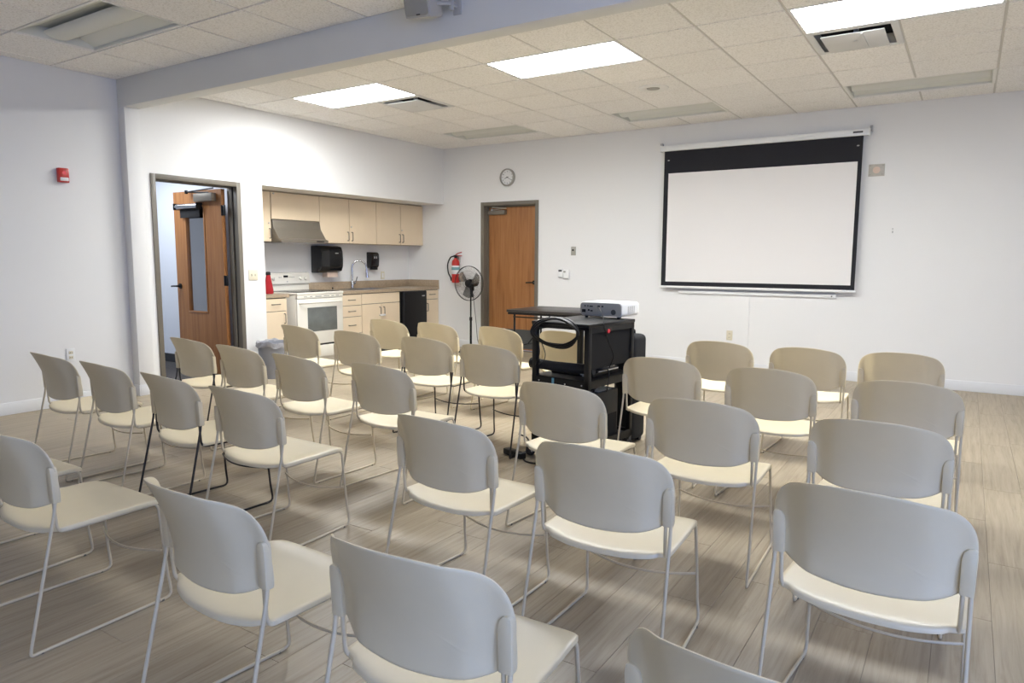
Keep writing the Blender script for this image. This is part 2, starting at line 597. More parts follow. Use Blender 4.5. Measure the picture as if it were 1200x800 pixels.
i0, i1 = math.floor(XL / T), math.ceil(XR / T)
grid = MB()
rest = []
for i in range(i0, i1):
    xa, xb = max(i * T, XL), min((i + 1) * T, XR)
    if xb - xa < 0.05: continue
    for j in range(-2, 6):
        ya, yb = max(j * T, -1.215), min((j + 1) * T, YB)
        if yb - ya < 0.05 or (i, j) in occ: continue
        (tile(xa, xb, ya, yb) if i < 9 else rest.append((xa, xb, ya, yb)))
    for j in range(-11, 1):
        ya, yb = max(YG + j * T, YN), min(YG + (j + 1) * T, -1.36)
        if yb - ya < 0.05: continue
        if j == -1 and any(i in (k, k + 1) for k, q in UNLIT if q < 0): continue
        (tile(xa, xb, ya, yb) if (j >= -3 and i < 4) else rest.append((xa, xb, ya, yb)))
mb = MB()
for xa, xb, ya, yb in rest:
    mb.box((xa + .009, ya + .0045, H - 0.004), (xb - .009, yb - .0045, H + 0.01))
o = mb.build('ceiling_tile', MT['tile'], ceil, smooth=0)
o['kind'] = 'stuff'
# grid bars, set back a little above the tile faces
mid = {(i + 1, j) for i, j in LIT + [(a, int(b)) for a, b in UNLIT if b >= 0]}
for i in range(i0 + 1, i1):
    for j in range(-2, 6):
        ya, yb = max(j * T, -1.215), min((j + 1) * T, YB)
        if (i, j) not in mid:
            grid.box((i * T - 0.0115, ya, H - 0.0005), (i * T + 0.0115, yb, H + 0.03))
    for j in range(-11, 1):
        ya, yb = max(YG + j * T, YN), min(YG + (j + 1) * T, -1.36)
        if yb - ya > .01 and not (j == -1 and any(i == k + 1 for k, q in UNLIT if q < 0)):
            grid.box((i * T - 0.0115, ya, H - 0.0005), (i * T + 0.0115, yb, H + 0.03))
for y in [j * T for j in range(-1, 6)] + [YG + j * T for j in range(-9, 1)]:
    grid.box((XL, y - 0.0115, H + 0.0075), (XR, y + 0.0115, H + 0.03))
for ya, yb in ((YN, -1.36), (-1.215, YB)):
    grid.box((XL, ya, H - 0.002), (XL + 0.02, yb, H + 0.03))
    grid.box((XL, yb - 0.02, H - 0.002), (XR, yb, H + 0.03))
    grid.box((XL, ya, H - 0.002), (XR, ya + 0.02, H + 0.03))
grid.build('ceiling_grid', MT['grid'], ceil, smooth=0)

# ------------------------------------------------------------------ floor: slab and single planks
floor = struct(MB().box((KX, YN - WT, -0.12), (XR, YB + WT, -0.0035)), 'floor', MT['screed'], 'pale greige wood plank floor')
PW, PL = 0.182, 1.22
planks = []
n = int((XR - KX) / PW) + 1
for a in range(n):
    x0 = KX + a * PW
    x1 = min(x0 + PW, XR)
    y = YN - random.random() * PL
    while y < YB:
        y0, y1 = max(y, YN), min(y + PL, YB)
        y += PL
        if x1 <= XL + 0.01:
            y0 = max(y0, AY)
        if y1 - y0 < 0.03: continue
        planks.append((x0, x1, y0, y1))


def seen(p):
    c = Vector(((p[0] + p[1]) / 2, (p[2] + p[3]) / 2, 0)) - CAM
    best = None
    for yy in (p[2], (p[2] + p[3]) / 2, p[3]):
        d = Vector(((p[0] + p[1]) / 2, yy, 0)) - CAM
        z = d.dot(fw)
        if z < 0.4: continue
        u, v = 600 + 824 * d.dot(cr) / z, 400 - 824 * d.dot(cu) / z
        if -60 < u < 1260 and v < 900:
            best = z if best is None else min(best, z)
    return best


vis = sorted(((seen(p), p) for p in planks if seen(p) is not None), key=lambda t: t[0])
single = [p for _, p in vis[:296]]
ss = set(single)
pcache = {}
G = 0.0005
for x0, x1, y0, y1 in single:
    key = (round(x1 - x0, 4), round(y1 - y0, 3))
    if key not in pcache:
        o = MB().box((G, G, -0.005), (key[0] - G, key[1] - G, 0), 0.0008, 1).build('floor_plank', MT['plank'], floor, smooth=25)
        pcache[key] = o
    else:
        o = pcache[key].copy(); COL.objects.link(o)
    o.location = (x0, y0, 0)
mb = MB()
for p in planks:
    if p not in ss:
        x0, x1, y0, y1 = p
        mb.box((x0 + G, y0 + G, -0.005), (x1 - G, y1 - G, 0))
o = mb.build('floor_plank', MT['plank'], floor, smooth=0)
o['kind'] = 'stuff'

# ------------------------------------------------------------------ corridor beyond the left door
struct(MB().box((-6.6, -2.6, -0.1), (XL - WT, 0.13, 0.0)).box((XL - WT, D1[0], -0.1), (XL, D1[1], 0.001)), 'floor_corridor', MT['carpet'], 'dark carpet of the corridor beyond the open door')
struct(MB().box((-6.6, 0.13, 0), (KX - 0.12, 0.21, 2.75)).box((KX - 0.12, 0.122, 0), (XL - WT, 0.132, 2.75)).box((-6.7, -2.6, 0), (-6.6, 0.21, 2.75)).box((-6.6, -2.7, 0), (XL - WT, -2.6, 2.75)), 'wall_corridor', MT['corrwall'], 'bluish white corridor wall seen through the open door')
struct(MB().box((-6.7, -2.7, 2.75), (XL - WT, 0.21, 2.85)), 'ceiling_corridor', MT['corrwall'])
struct(MB().box((-6.6, 0.108, 0), (XL - WT, 0.122, 0.105)), 'baseboard_corridor', MT['basedark'], 'dark vinyl baseboard of the corridor')


# ------------------------------------------------------------------ doors
def lever(parent, o, ax, side, m, y=-1):
    """door lever: rose, stub and lever bar; ax = +-1 direction of the bar along X, y = outward normal"""
    mb = MB()
    mb.cyl((o[0], o[1], o[2]), (o[0], o[1] + y * 0.014, o[2]), 0.030, seg=20)
    mb.cyl((o[0], o[1], o[2]), (o[0], o[1] + y * 0.055, o[2]), 0.011, seg=12)
    mb.tube(fillet([(o[0], o[1] + y * 0.05, o[2]), (o[0] + ax * 0.05, o[1] + y * 0.055, o[2]), (o[0] + ax * 0.115, o[1] + y * 0.045, o[2] - 0.004)], 0.02), 0.0095, 10)
    return mb.build('lever_handle', m, parent)


d1 = struct_root('door_1', (XL, D1[1], 0), 'oak door standing open into the corridor in a brown grey frame')
# frame lies in the plane of the left wall; local X into the room, local Y along the wall (negative = toward the camera)
fy0, fy1 = D1[0] - D1[1], 0.0
fm = MB()
for q0, q1 in (((fy0, 0.0), (fy0 + 0.05, DH)), ((fy1 - 0.05, 0.0), (fy1, DH)), ((fy0 + 0.05, DH - 0.05), (fy1 - 0.05, DH))):
    fm.box((-WT - 0.012, q0[0], q0[1]), (0.014, q1[0], q1[1]), 0.003)
# rebates (stops)
fm.box((-0.11, fy0 + 0.05, 0), (-0.065, fy0 + 0.066, DH - 0.05)).box((-0.11, fy1 - 0.066, 0), (-0.065, fy1 - 0.05, DH - 0.05)).box((-0.11, fy0 + 0.05, DH - 0.066), (-0.065, fy1 - 0.05, DH - 0.05))
fm.build('door_frame', MT['frame'], d1)
MB().box((-0.064, fy1 - 0.057, 0.01), (-0.056, fy1 - 0.05, DH - 0.05)).box((-0.064, fy0 + 0.05, 0.01), (-0.056, fy0 + 0.058, DH - 0.05)).build('seal_strip', MT['rubber'], d1)
# the leaf, open at a right angle; its face looks toward the camera (-Y)
LX1, LX0 = -0.175, -0.175 - 0.905
LY = -0.115
LT = 0.044
leaf = MB()
wx0, wx1, wz0, wz1 = -0.865, -0.49, 0.70, 1.92   # vision glass opening
for a, b in (((LX0, 0.012), (wx0, 2.085)), ((wx1, 0.012), (LX1, 2.085)), ((wx0, 0.012), (wx1, wz0)), ((wx0, wz1), (wx1, 2.085))):
    leaf.box((a[0], LY, a[1]), (b[0], LY + LT, b[1]))
leaf = leaf.build('door_leaf', MT['door'], d1, smooth=0)
MB().quadframe((wx0, wz0), (wx1, wz1), 0.018, LY - 0.008, LY + LT + 0.008, 1, 0.002).build('glass_stop', MT['door'], d1)
MB().box((wx0 + 0.01, LY + 0.018, wz0 + 0.01), (wx1 - 0.01, LY + 0.024, wz1 - 0.01)).build('vision_pane', MT['pane'], d1, smooth=0)
lever(d1, (LX0 + 0.065, LY, 1.0), -1, 1, MT['black'])
# closer: body, arm pair
MB().box((-0.60, LY - 0.062, 1.955), (-0.26, LY, 2.045), 0.008).build('closer_body', MT['hood'], d1)
MB().tube([(-0.36, LY - 0.03, 2.05), (-0.74, LY - 0.05, 2.070)], 0.009, 8).tube([(-0.74, LY - 0.05, 2.070), (-0.12, -0.25, 2.078)], 0.008, 8).cyl((-0.74, LY - 0.05, 2.05), (-0.74, LY - 0.05, 2.088), 0.018).build('closer_arm', MT['black'], d1)
# roller shade above the glass
rs = MB().cyl((-0.955, LY - 0.045, 1.912), (-0.53, LY - 0.045, 1.912), 0.030, seg=20).build('shade_roller', MT['chrome'], d1)
MB().box((-0.965, LY - 0.08, 1.875), (-0.955, LY, 1.948), 0.002).box((-0.53, LY - 0.08, 1.875), (-0.52, LY, 1.948), 0.002).build('shade_bracket', MT['black'], d1)
MB().box((-0.91, LY - 0.031, 1.785), (-0.54, LY - 0.023, 1.90), 0.002).build('shade_cloth', MT['cloth'], d1)
for hz in (0.25, 1.08, 1.85):
    MB().box((-0.172, LY - 0.004, hz - 0.057), (-0.110, LY + 0.004, hz + 0.057), 0.001).cyl((-0.165, LY - 0.006, hz - 0.057), (-0.165, LY - 0.006, hz + 0.057), 0.009, seg=10).build('hinge', MT['black'], d1)

d2 = struct_root('door_2', (D2[0], YB, 0), 'closed oak door in a brown grey frame in the back wall')
wd = D2[1] - D2[0]
fm = MB()
for q0, q1 in (((0, 0.0), (0.055, DH)), ((wd - 0.055, 0.0), (wd, DH)), ((0.055, DH - 0.055), (wd - 0.055, DH))):
    fm.box((q0[0], -0.014, q0[1]), (q1[0], WT + 0.01, q1[1]), 0.003)
fm.box((0.055, 0.08, 0), (0.07, 0.105, DH - 0.055)).box((wd - 0.07, 0.08, 0), (wd - 0.055, 0.105, DH - 0.055)).box((0.07, 0.08, DH - 0.07), (wd - 0.07, 0.105, DH - 0.055))
fm.build('door_frame', MT['frame'], d2)
MB().box((0.058, 0.106, 0.008), (wd - 0.058, 0.15, DH - 0.06)).build('door_leaf', MT['door'], d2, smooth=0)
lever(d2, (wd - 0.125, 0.106, 1.0), -1, 1, MT['black'])
MB().box((0.09, 0.045, 1.975), (0.38, 0.106, 2.035), 0.006).build('closer_body', MT['hood'], d2)
MB().tube([(0.15, 0.06, 2.045), (0.42, 0.03, 2.06)], 0.008, 8).tube([(0.42, 0.03, 2.06), (0.2, -0.01, 2.075)], 0.008, 8).cyl((0.15, 0.06, 2.03), (0.15, 0.06, 2.06), 0.014).build('closer_arm', MT['steel'], d2)
MB().box((0.075, 0.102, 0.03), (wd - 0.075, 0.107, 0.31)).build('kick_plate', MT['darkgrey'], d2, smooth=0)


# ------------------------------------------------------------------ stacking chairs
def chair_panel():
    """curved back: outline in (x, z), bulging backward in the middle and flaring at the top"""
    half = [(0, .764), (.08, .760), (.145, .7475), (.186, .732), (.2145, .711), (.233, .685), (.243, .655), (.2465, .62), (.2455, .575), (.2455, .53), (.2435, .506),
            (.232, .501), (.214, .503), (.205, .497), (.192, .4895), (.16, .4785), (.10, .469), (0, .4635)]
    full = half + [(-x, z) for x, z in half[-2:0:-1]]
    pts = [(p.x, p.z) for p in spline([(x, 0, z) for x, z in full], 3, True)]

    def yb(x, z):
        k = max(0, (z - .51) / .252)
        t = min(1, abs(x) / .25)
        if t < .5:
            p = 1 - .20 * (t / .5) ** 2
        else:
            # rolls forward into flat side wings
            q = min(1, (t - .5) / .40)
            p = .80 + (.07 - .80) * (q * q * (3 - 2 * q)) - .17 * (t - .5) * (1 - q) ** 2 - .07 * max(0, t - .9) / .1
        return 0.002 + .004 * min(1, k * 2) - 0.058 * p - k ** 1.6 * (.056 + .044 * (1 - t * t))
    bm = bmesh.new()
    n = len(pts)
    S = [0.0, .25, .45, .6, .68, .75, .82, .88, .94, .98, 1.0]
    cz = .61
    th = .0075

    def layer(front):
        rings = []
        for s in S:
            if s == 0:
                y = yb(0, cz)
                rings.append([bm.verts.new((0, y + (th if front else 0), cz))])
                continue
            inset = 0.0015 if s == 1.0 else 0
            ring = []
            for x, z in pts:
                X, Z = x * s, cz + (z - cz) * s
                y = yb(X, Z)
                # thin rolled rim
                off = th if front else 0.0
                if s == 1.0:
                    off = th * .72 if front else th * .28
                if s == .98 and not front:
                    off = 0.0
                ring.append(bm.verts.new((X, y + off, Z)))
            rings.append(ring)
        for A, B in zip(rings, rings[1:]):
            for k in range(n):
                k2 = (k + 1) % n
                f = (A[0], B[k], B[k2]) if len(A) == 1 else (A[k], B[k], B[k2], A[k2])
                bm.faces.new(f if not front else f[::-1])
        return rings[-1]
    a, b = layer(False), layer(True)
    for k in range(n):
        k2 = (k + 1) % n
        bm.faces.new((a[k], b[k], b[k2], a[k2]))
    return bm


def chair_seat():
    outl = [(0, -.047), (.09, -.043), (.15, -.030), (.182, -.018), (.197, -.004), (.213, .002), (.228, .008), (.233, .025), (.2325, .08), (.230, .2), (.225, .31), (.220, .352), (.207, .375),
            (.17, .386), (.09, .393), (0, .396)]
    full = outl + [(-x, y) for x, y in outl[-2:0:-1]]
    pts = [(p.x, p.y) for p in spline([(x, y, 0) for x, y in full], 3, True)]
    c = (0, .18)
    S = [0.0, .3, .55, .75, .87, .94, .985, 1.0]

    def zt(x, y):
        d = max(0, 1 - (x / .235) ** 2) * max(0, 1 - ((y - .15) / .26) ** 2)
        z = .412 - .020 * d
        z -= 0.020 * max(0, (y - .30) / .095) ** 2
        z -= 0.007 * max(0, (-y - .0) / .047) ** 1.5
        return z
    bm = bmesh.new()
    n = len(pts)
    rings = []
    for s in S:
        if s == 0:
            rings.append([bm.verts.new((*c, zt(*c)))]); continue
        drop = {.985: .0015, 1.0: .005}.get(s, 0)
        rings.append([bm.verts.new((c[0] + (x - c[0]) * s, c[1] + (y - c[1]) * s, zt(c[0] + (x - c[0]) * s, c[1] + (y - c[1]) * s) - drop)) for x, y in pts])
    rings.append([bm.verts.new((x, y, zt(x, y) - .016)) for x, y in pts])
    rings.append([bm.verts.new((x * .985, c[1] + (y - c[1]) * .985, zt(x, y) - .0165)) for x, y in pts])
    rings.append([bm.verts.new((x * .97, c[1] + (y - c[1]) * .97, zt(x, y) - .012)) for x, y in pts])
    rings.append([bm.verts.new((x * .6, c[1] + (y - c[1]) * .6, zt(x * .6, c[1] + (y - c[1]) * .6) - .010)) for x, y in pts])
    rings.append([bm.verts.new((*c, zt(*c) - .010))])
    for A, B in zip(rings, rings[1:]):
        for k in range(n):
            k2 = (k + 1) % n
            if len(A) == 1: bm.faces.new((A[0], B[k], B[k2]))
            elif len(B) == 1: bm.faces.new((A[k2], A[k], B[0]))
            else: bm.faces.new((A[k], B[k], B[k2], A[k2]))
    return bm


def from_bm(bm, name, m, parent, smooth=40):
    mb = MB(); mb.bm.free(); mb.bm = bm
    return mb.build(name, m, parent, smooth=smooth)


ROD = 0.0058


def make_chair(name, rodmat):
    root = thing(name, '', 'chair')
    from_bm(chair_seat(), 'seat', MT['plastic'], root, 50)
    from_bm(chair_panel(), 'backrest', MT['plastic'], root, 60)
    for s in (-1, 1):
        # sleeve that takes the rods, rounded at the top
        out = [(.2125, .503), (.2445, .503), (.2462, .56), (.2470, .606), (.2455, .624), (.240, .630), (.226, .628), (.2165, .617), (.2125, .598)]
        mb = MB().prism([(s * x, z) for x, z in out], 1, -0.0175, 0.006, 0.003)
        for v in mb.bm.verts:
            v.co.y -= 0.05 * max(0, v.co.z - .515)
        mb.build('back_sleeve', MT['plastic'], root, smooth=40)
        path = [(.2385, -.008, .60), (.2385, -.008, .500), (.247, -.118, .030), (.247, -.121, ROD), (.244, -.09, ROD), (.229, .33, ROD), (.226, .392, ROD), (.2225, .380, .10),
                (.2135, .362, .372), (.213, .350, .389), (.212, .32, .3885), (.213, .05, .388), (.217, .012, .392), (.2195, -.002, .412), (.2205, -.006, .47), (.2205, -.009, .60)]
        rr = [0, .05, .01, .02, .01, .01, .04, .01, .02, .02, .02, .02, .02, .02, .03, 0]
        MB().tube(fillet([(s * x, y, z) for x, y, z in path], rr, 3), ROD, 8).build('side_frame', rodmat, root, smooth=60)
        for gx, gy in ((.2425, -.085), (.229, .35)):
            MB().cyl((s * gx, gy, 0.0), (s * gx, gy, .007), .0066, seg=8).build('foot_glide', MT['glide'], root, smooth=40)
    MB().tube([(x, .362 - .048 * (1 - (x / .218) ** 2), .200 - .012 * (1 - (x / .218) ** 2)) for x in [-.218 + .436 * k / 10 for k in range(11)]], .0046, 6).build('stretcher', rodmat, root, smooth=60)
    MB().tube([(-.213, .075, .386), (.213, .075, .386)], .005, 6).build('seat_rail', rodmat, root, smooth=60)
    MB().tube([(-.213, .315, .385), (.213, .315, .385)], .005, 6).build('seat_rail', rodmat, root, smooth=60)
    return root


R5 = 'row of chairs nearest the camera'
CH = [
    # x, y, yaw deg, black frame?, label
    (-1.100, 0.000, 0.5, 0, 'beige stacking chair of the front row before the kitchen drawers, leftmost in that row'),
    (-0.502, 0.000, -2.0, 0, 'beige stacking chair of the front row, the one before the small black refrigerator'),
    (0.191, 0.000, -6.5, 0, 'beige stacking chair of the front row before the brown back door, left of the cart'),
    (0.815, 0.020, 1.0, 0, 'beige stacking chair seen only through the open black cart'),
    (2.081, 0.041, 0.2, 0, 'beige stacking chair of the front row under the wall outlet, just right of the cart'),
    (2.685, 0.010, -1.2, 0, 'beige stacking chair of the front row, middle one of the three right of the cart'),
    (3.238, 0.085, 0.5, 0, 'beige stacking chair of the front row at the far right end, nearest the bare wall'),
    (-1.318, -0.885, -4.0, 0, 'beige stacking chair standing before the oven, right beside the lined grey bin'),
    (-0.570, -0.956, 3.0, 0, 'beige stacking chair of the second row, next to the right of the oven one'),
    (0.174, -0.972, 1.5, 1, 'beige stacking chair with black rods, second to the left of the black cart'),
    (0.819, -1.079, 0.0, 1, 'beige stacking chair with black rods directly left of the black cart'),
    (2.037, -1.001, 2.0, 0, 'beige stacking chair standing against the right side of the black cart'),
    (2.687, -1.056, -2.0, 0, 'beige stacking chair in the middle of the second row right of the aisle'),
    (3.349, -1.106, -2.3, 0, 'beige stacking chair at the right end of the second row'),
    (-1.197, -1.983, -1.4, 1, 'beige stacking chair with black rods in front of the open oak door'),
    (-0.535, -2.060, -2.0, 0, 'beige stacking chair of the third row, second from the left, before the grey bin'),
    (0.144, -2.143, -3.6, 0, 'beige stacking chair, third in the third row counted from the left wall'),
    (0.814, -2.129, -1.8, 0, 'beige stacking chair at the aisle end of the left third row'),
    (1.952, -2.098, -3.3, 0, 'beige stacking chair directly behind the black cart, across the aisle'),
    (2.640, -2.103, -0.3, 0, 'beige stacking chair in the middle of the third row right of the aisle'),
    (3.322, -2.119, -1.2, 0, 'beige stacking chair at the right end of the third row'),
    (-1.116, -2.939, -2.7, 0, 'beige stacking chair nearest the left wall and its outlet'),
    (-0.490, -2.955, -2.7, 0, 'beige stacking chair with tan rods, second from the left wall in the fourth row'),
    (0.168, -2.980, -4.4, 1, 'beige stacking chair with black rods in the fourth row'),
    (0.795, -3.008, -0.4, 0, 'beige stacking chair at the aisle end of the left fourth row, behind black front legs'),
    (1.925, -2.971, -2.7, 0, 'bluish lit beige stacking chair first right of the aisle in the fourth row'),
    (2.595, -2.994, 1.9, 0, 'beige stacking chair in the middle of the fourth row right of the aisle'),
    (3.386, -2.999, -3.3, 0, 'large near beige stacking chair at the right end of the fourth row'),
    (0.080, -3.895, 1.0, 0, 'beige stacking chair mostly cut off by the left picture edge, only its seat front showing'),
    (0.766, -3.937, -0.2, 0, 'beige stacking chair of the last row cut by the left picture edge, seat in view'),
    (1.890, -3.940, -2.6, 0, 'beige stacking chair of the last row, first right of the wide aisle'),
    (2.602, -3.930, 2.5, 0, 'beige stacking chair of the last row at the bottom centre of the picture'),
    (3.345, -3.945, -2.5, 0, 'beige stacking chair of the last row with only its backrest top above the bottom edge'),
]
protos = {0: make_chair('stacking_chair', MT['rod']), 1: make_chair('stacking_chair', MT['rodblack'])}
used = set()
for x, y, a, blk, label in CH:
    if blk in used:
        c = copy_tree(protos[blk])
    else:
        c = protos[blk]; used.add(blk)
    c.location = (x, y, 0)
    c.rotation_euler = (0, 0, radians(a))
    tag(c, label, 'chair', 'beige stacking chairs set out in rows')

# ------------------------------------------------------------------ projection screen and what hangs on the back wall
sx0, sx1, sy = 0.28, 2.58, YB - 0.075
s = thing('projection_screen', 'pulled down projection screen with black border hanging on the back wall', 'screen', (0, 0, 0))
MB().box((sx0, sy - 0.03, 2.655), (sx1, sy + 0.035, 2.722), 0.006).build('screen_case', MT['white'], s)
MB().box((sx0 - 0.012, sy - 0.033, 2.65), (sx0, sy + 0.038, 2.727), 0.003).build('end_cap', MT['white'], s)
MB().box((sx1, sy - 0.033, 2.65), (sx1 + 0.012, sy + 0.038, 2.727), 0.003).build('end_cap', MT['white'], s)
MB().box((sx0 - 0.03, sy + 0.02, 2.70), (sx0 - 0.004, YB - .002, 2.76), 0.002).build('wall_bracket', MT['lightgrey'], s)
MB().box((sx1 + 0.004, sy + 0.02, 2.70), (sx1 + 0.03, YB - .002, 2.76), 0.002).build('wall_bracket', MT['lightgrey'], s)
MB().box((0.318, sy - 0.0015, 1.01), (2.53, sy + 0.0, 2.66)).build('black_border', MT['screenblack'], s, smooth=0)
MB().box((0.376, sy - 0.0032, 1.063), (2.488, sy - 0.0018, 2.388)).build('viewing_surface', MT['screenwhite'], s, smooth=0)
MB().box((0.31, sy - 0.012, 0.985), (2.545, sy + 0.012, 1.012), 0.004).build('bottom_bar', MT['white'], s)
MB().box((2.43, sy - 0.034, 2.683), (2.525, sy - 0.029, 2.701), 0.001).build('maker_plate', MT['darkgrey'], s)
for x in (0.372, 2.483):
    MB().sphere((x, sy - 0.002, 2.545 if x < 1 else 2.555), 0.012, (1.2, .3, .6), 10).build('stop_button', MT['lightgrey'], s)

t = thing('wall_raceway', 'long white raceway strip on the wall under the projection screen', 'raceway', (0, YB, 0))
MB().box((0.53, -0.028, 0.918), (2.34, 0, 0.958), 0.004).build('raceway_channel', MT['white'], t)
MB().box((2.25, -0.031, 0.915), (2.342, 0, 0.962), 0.004).build('raceway_end', MT['white'], t)
MB().cyl((2.30, -0.034, 0.935), (2.30, -0.03, 0.935), 0.008, seg=10).build('raceway_knob', MT['darkgrey'], t)
MB().box((1.38, -0.010, 0.105), (1.405, 0, 0.925), 0.002).build('cable_drop', MT['wall'], t)


def plate(name, label, cat, c, w_, h_, m, axis='y', t=0.008):
    """cover plate on the back wall (axis y) or on the left walls (axis x)"""
    o = thing(name, label, cat, c)
    if axis == 'y':
        MB().box((-w_ / 2, -t, -h_ / 2), (w_ / 2, 0, h_ / 2), 0.002).build('cover_plate', m, o)
    else:
        MB().box((0, -w_ / 2, -h_ / 2), (t, w_ / 2, h_ / 2), 0.002).build('cover_plate', m, o)
    return o


p = plate('steel_wall_plate', 'steel connector plate on the wall right of the projection screen', 'plate', (2.667, YB, 2.293), 0.155, 0.127, MT['plate'])
MB().cyl((0, -0.014, 0.002), (0, -0.006, 0.002), 0.036, seg=20).build('round_jack', MT['paper'], p)
for a, b in ((-.06, .05), (.06, .05), (-.06, -.045), (.055, -.045)):
    MB().cyl((a, -.011, b), (a, -.006, b), 0.008, seg=8).build('plate_screw', MT['grey'], p)
p = plate('wall_control_plate', 'small grey key switch plate above the two thermostats', 'switch', (-0.970, YB, 1.445), 0.072, 0.118, MT['grey'])
MB().cyl((-.004, -0.016, .012), (-.004, -0.006, .012), 0.013, seg=12).build('key_cylinder', MT['black'], p)
p = plate('thermostat', 'narrow white wall thermostat with a dark display, left of a pair', 'thermostat', (-1.163, YB, 1.139), 0.072, 0.122, MT['white'], t=0.022)
MB().box((-.027, -0.0235, .024), (.027, -0.021, .05), 0.001).build('display', MT['darkgrey'], p)
MB().box((-.03, -0.0235, -.058), (.03, -0.021, -.048), 0.001).build('button_strip', MT['lightgrey'], p)
p = plate('thermostat', 'wider white wall thermostat, right of a pair', 'thermostat', (-1.072, YB, 1.127), 0.092, 0.122, MT['white'], t=0.026)
MB().box((-.038, -0.0275, .024), (-.004, -0.025, .046), 0.001, mtx=Matrix.Translation((-.02, 0, .035)) @ Matrix.Rotation(-.0, 4, 'Y') @ Matrix.Translation((.02, 0, -.035))).build('display', MT['grey'], p)
MB().box((-.042, -0.0275, -.06), (.042, -0.025, -.05), 0.001).build('button_strip', MT['lightgrey'], p)
p = plate('wall_outlet', 'ivory wall outlet on the back wall under the projection screen', 'outlet', (1.180, YB, 0.425), 0.072, 0.118, MT['ivory'])
for z in (-.022, .022):
    MB().box((-.017, -0.011, z - .014), (.017, -0.007, z + .014), 0.004).build('socket', MT['ivory'], p)
    MB().box((-.008, -0.0118, z - .006), (-.005, -0.0105, z + .006)).box((.005, -0.0118, z - .006), (.008, -0.0105, z + .006)).build('socket_slot', MT['darkgrey'], p, smooth=0)
p = plate('wall_outlet', 'white wall outlet low on the left wall behind the leftmost chair', 'outlet', (XL, -1.917, 0.455), 0.075, 0.12, MT['white'], 'x')
for z in (-.022, .022):
    MB().box((0.007, -.017, z - .014), (0.011, .017, z + .014), 0.004).build('socket', MT['ivory'], p)
    MB().box((0.0105, -.008, z - .006), (0.0118, -.005, z + .006)).box((0.0105, .005, z - .006), (0.0118, .008, z + .006)).build('socket_slot', MT['darkgrey'], p, smooth=0)
p = plate('light_switch', 'double light switch in an ivory plate between the open door and the kitchenette', 'switch', (XL, 0.057, 1.142), 0.118, 0.115, MT['ivory'], 'x')
for y in (-.023, .023):
    MB().box((.006, y - .005, -.012), (.009, y + .005, .012)).build('toggle_slot', MT['hood'], p)
    MB().box((.008, y - .003, -.004), (.02, y + .003, .008), 0.001).build('toggle', MT['ivory'], p)
p = plate('wall_outlet', 'ivory outlet on the kitchenette wall right of the soap dispenser', 'outlet', (KX, 2.906, 1.078), 0.075, 0.115, MT['ivory'], 'x')
MB().box((0.007, -.016, -.035), (0.0105, .016, .035), 0.003).build('socket', MT['white'], p)
k = thing('wall_hook', 'tiny grey wall anchor right of the projection screen', 'hook', (2.857, YB, 1.65))
MB().cyl((0, -.018, .02), (0, 0, .02), .007, seg=8).build('anchor_pin', MT['lightgrey'], k)
MB().box((-.006, -.006, -.024), (.006, 0, 0.0), .002).build('anchor_tab', MT['lightgrey'], k)

# fire alarm on the left wall
a = thing('fire_alarm', 'red fire alarm strobe on the near left wall', 'alarm', (XL, -1.888, 2.048))
MB().box((0, -.043, -.062), (.045, .043, .062), .006).build('alarm_body', MT['red'], a)
MB().box((.04, -.034, -.05), (.054, .034, -.02), .004).build('strobe_lens', MT['white'], a)
MB().cyl((.042, 0, .022), (.048, 0, .022), .017, seg=16).build('horn_grille', MT['redlens'], a)

# clock
c = thing('wall_clock', 'round grey rimmed wall clock above the back door', 'clock', (-2.04, YB, 2.487))
RX90 = Matrix.Rotation(radians(90), 4, 'X')
MB().lathe([(0.100, 0.0), (0.122, 0.0), (0.124, 0.03), (0.118, 0.042), (0.104, 0.042), (0.102, 0.026)], 40, RX90).build('clock_rim', MT['grey'], c)
MB().lathe([(0, 0.02), (0.104, 0.02)], 40, RX90).build('clock_dial', MT['clockface'], c)


def hand(ang, l, w_, y):
    u, v = sin(ang), cos(ang)
    mb = MB().prism([(-w_ * v - u * .018, w_ * u - v * .018), (w_ * v - u * .018, -w_ * u - v * .018), (u * l + w_ * .5 * v, v * l - w_ * .5 * u), (u * l - w_ * .5 * v, v * l + w_ * .5 * u)], 1, y - .001, y)
    return mb


hand(radians(250), .055, .0045, -.023).build('hour_hand', MT['black'], c, smooth=0)
hand(radians(120), .082, .003, -.025).build('minute_hand', MT['black'], c, smooth=0)
MB().cyl((0, -.028, 0), (0, -.02, 0), .006, seg=12).build('hand_hub', MT['black'], c)


def text_obj(body, size, mtx, m, name, parent, depth=0.0005):
    cu_ = bpy.data.curves.new(name, 'FONT')
    cu_.body = body; cu_.size = size; cu_.extrude = depth
    cu_.align_x = 'CENTER'; cu_.align_y = 'CENTER'
    t_ = bpy.data.objects.new('t', cu_)
    COL.objects.link(t_)
    dg = bpy.context.evaluated_depsgraph_get()
    me = bpy.data.meshes.new_from_object(t_.evaluated_get(dg))
    bpy.data.objects.remove(t_); bpy.data.curves.remove(cu_)
    me.transform(mtx)
    me.materials.clear(); me.materials.append(m)
    o = bpy.data.objects.new(name, me)
    COL.objects.link(o); o.parent = parent
    return o


for h in range(1, 13):
    an = radians(30 * h)
    text_obj(str(h), 0.024, Matrix.Translation((sin(an) * .082, -.0212, cos(an) * .082)) @ RX90, MT['black'], 'numeral', c)

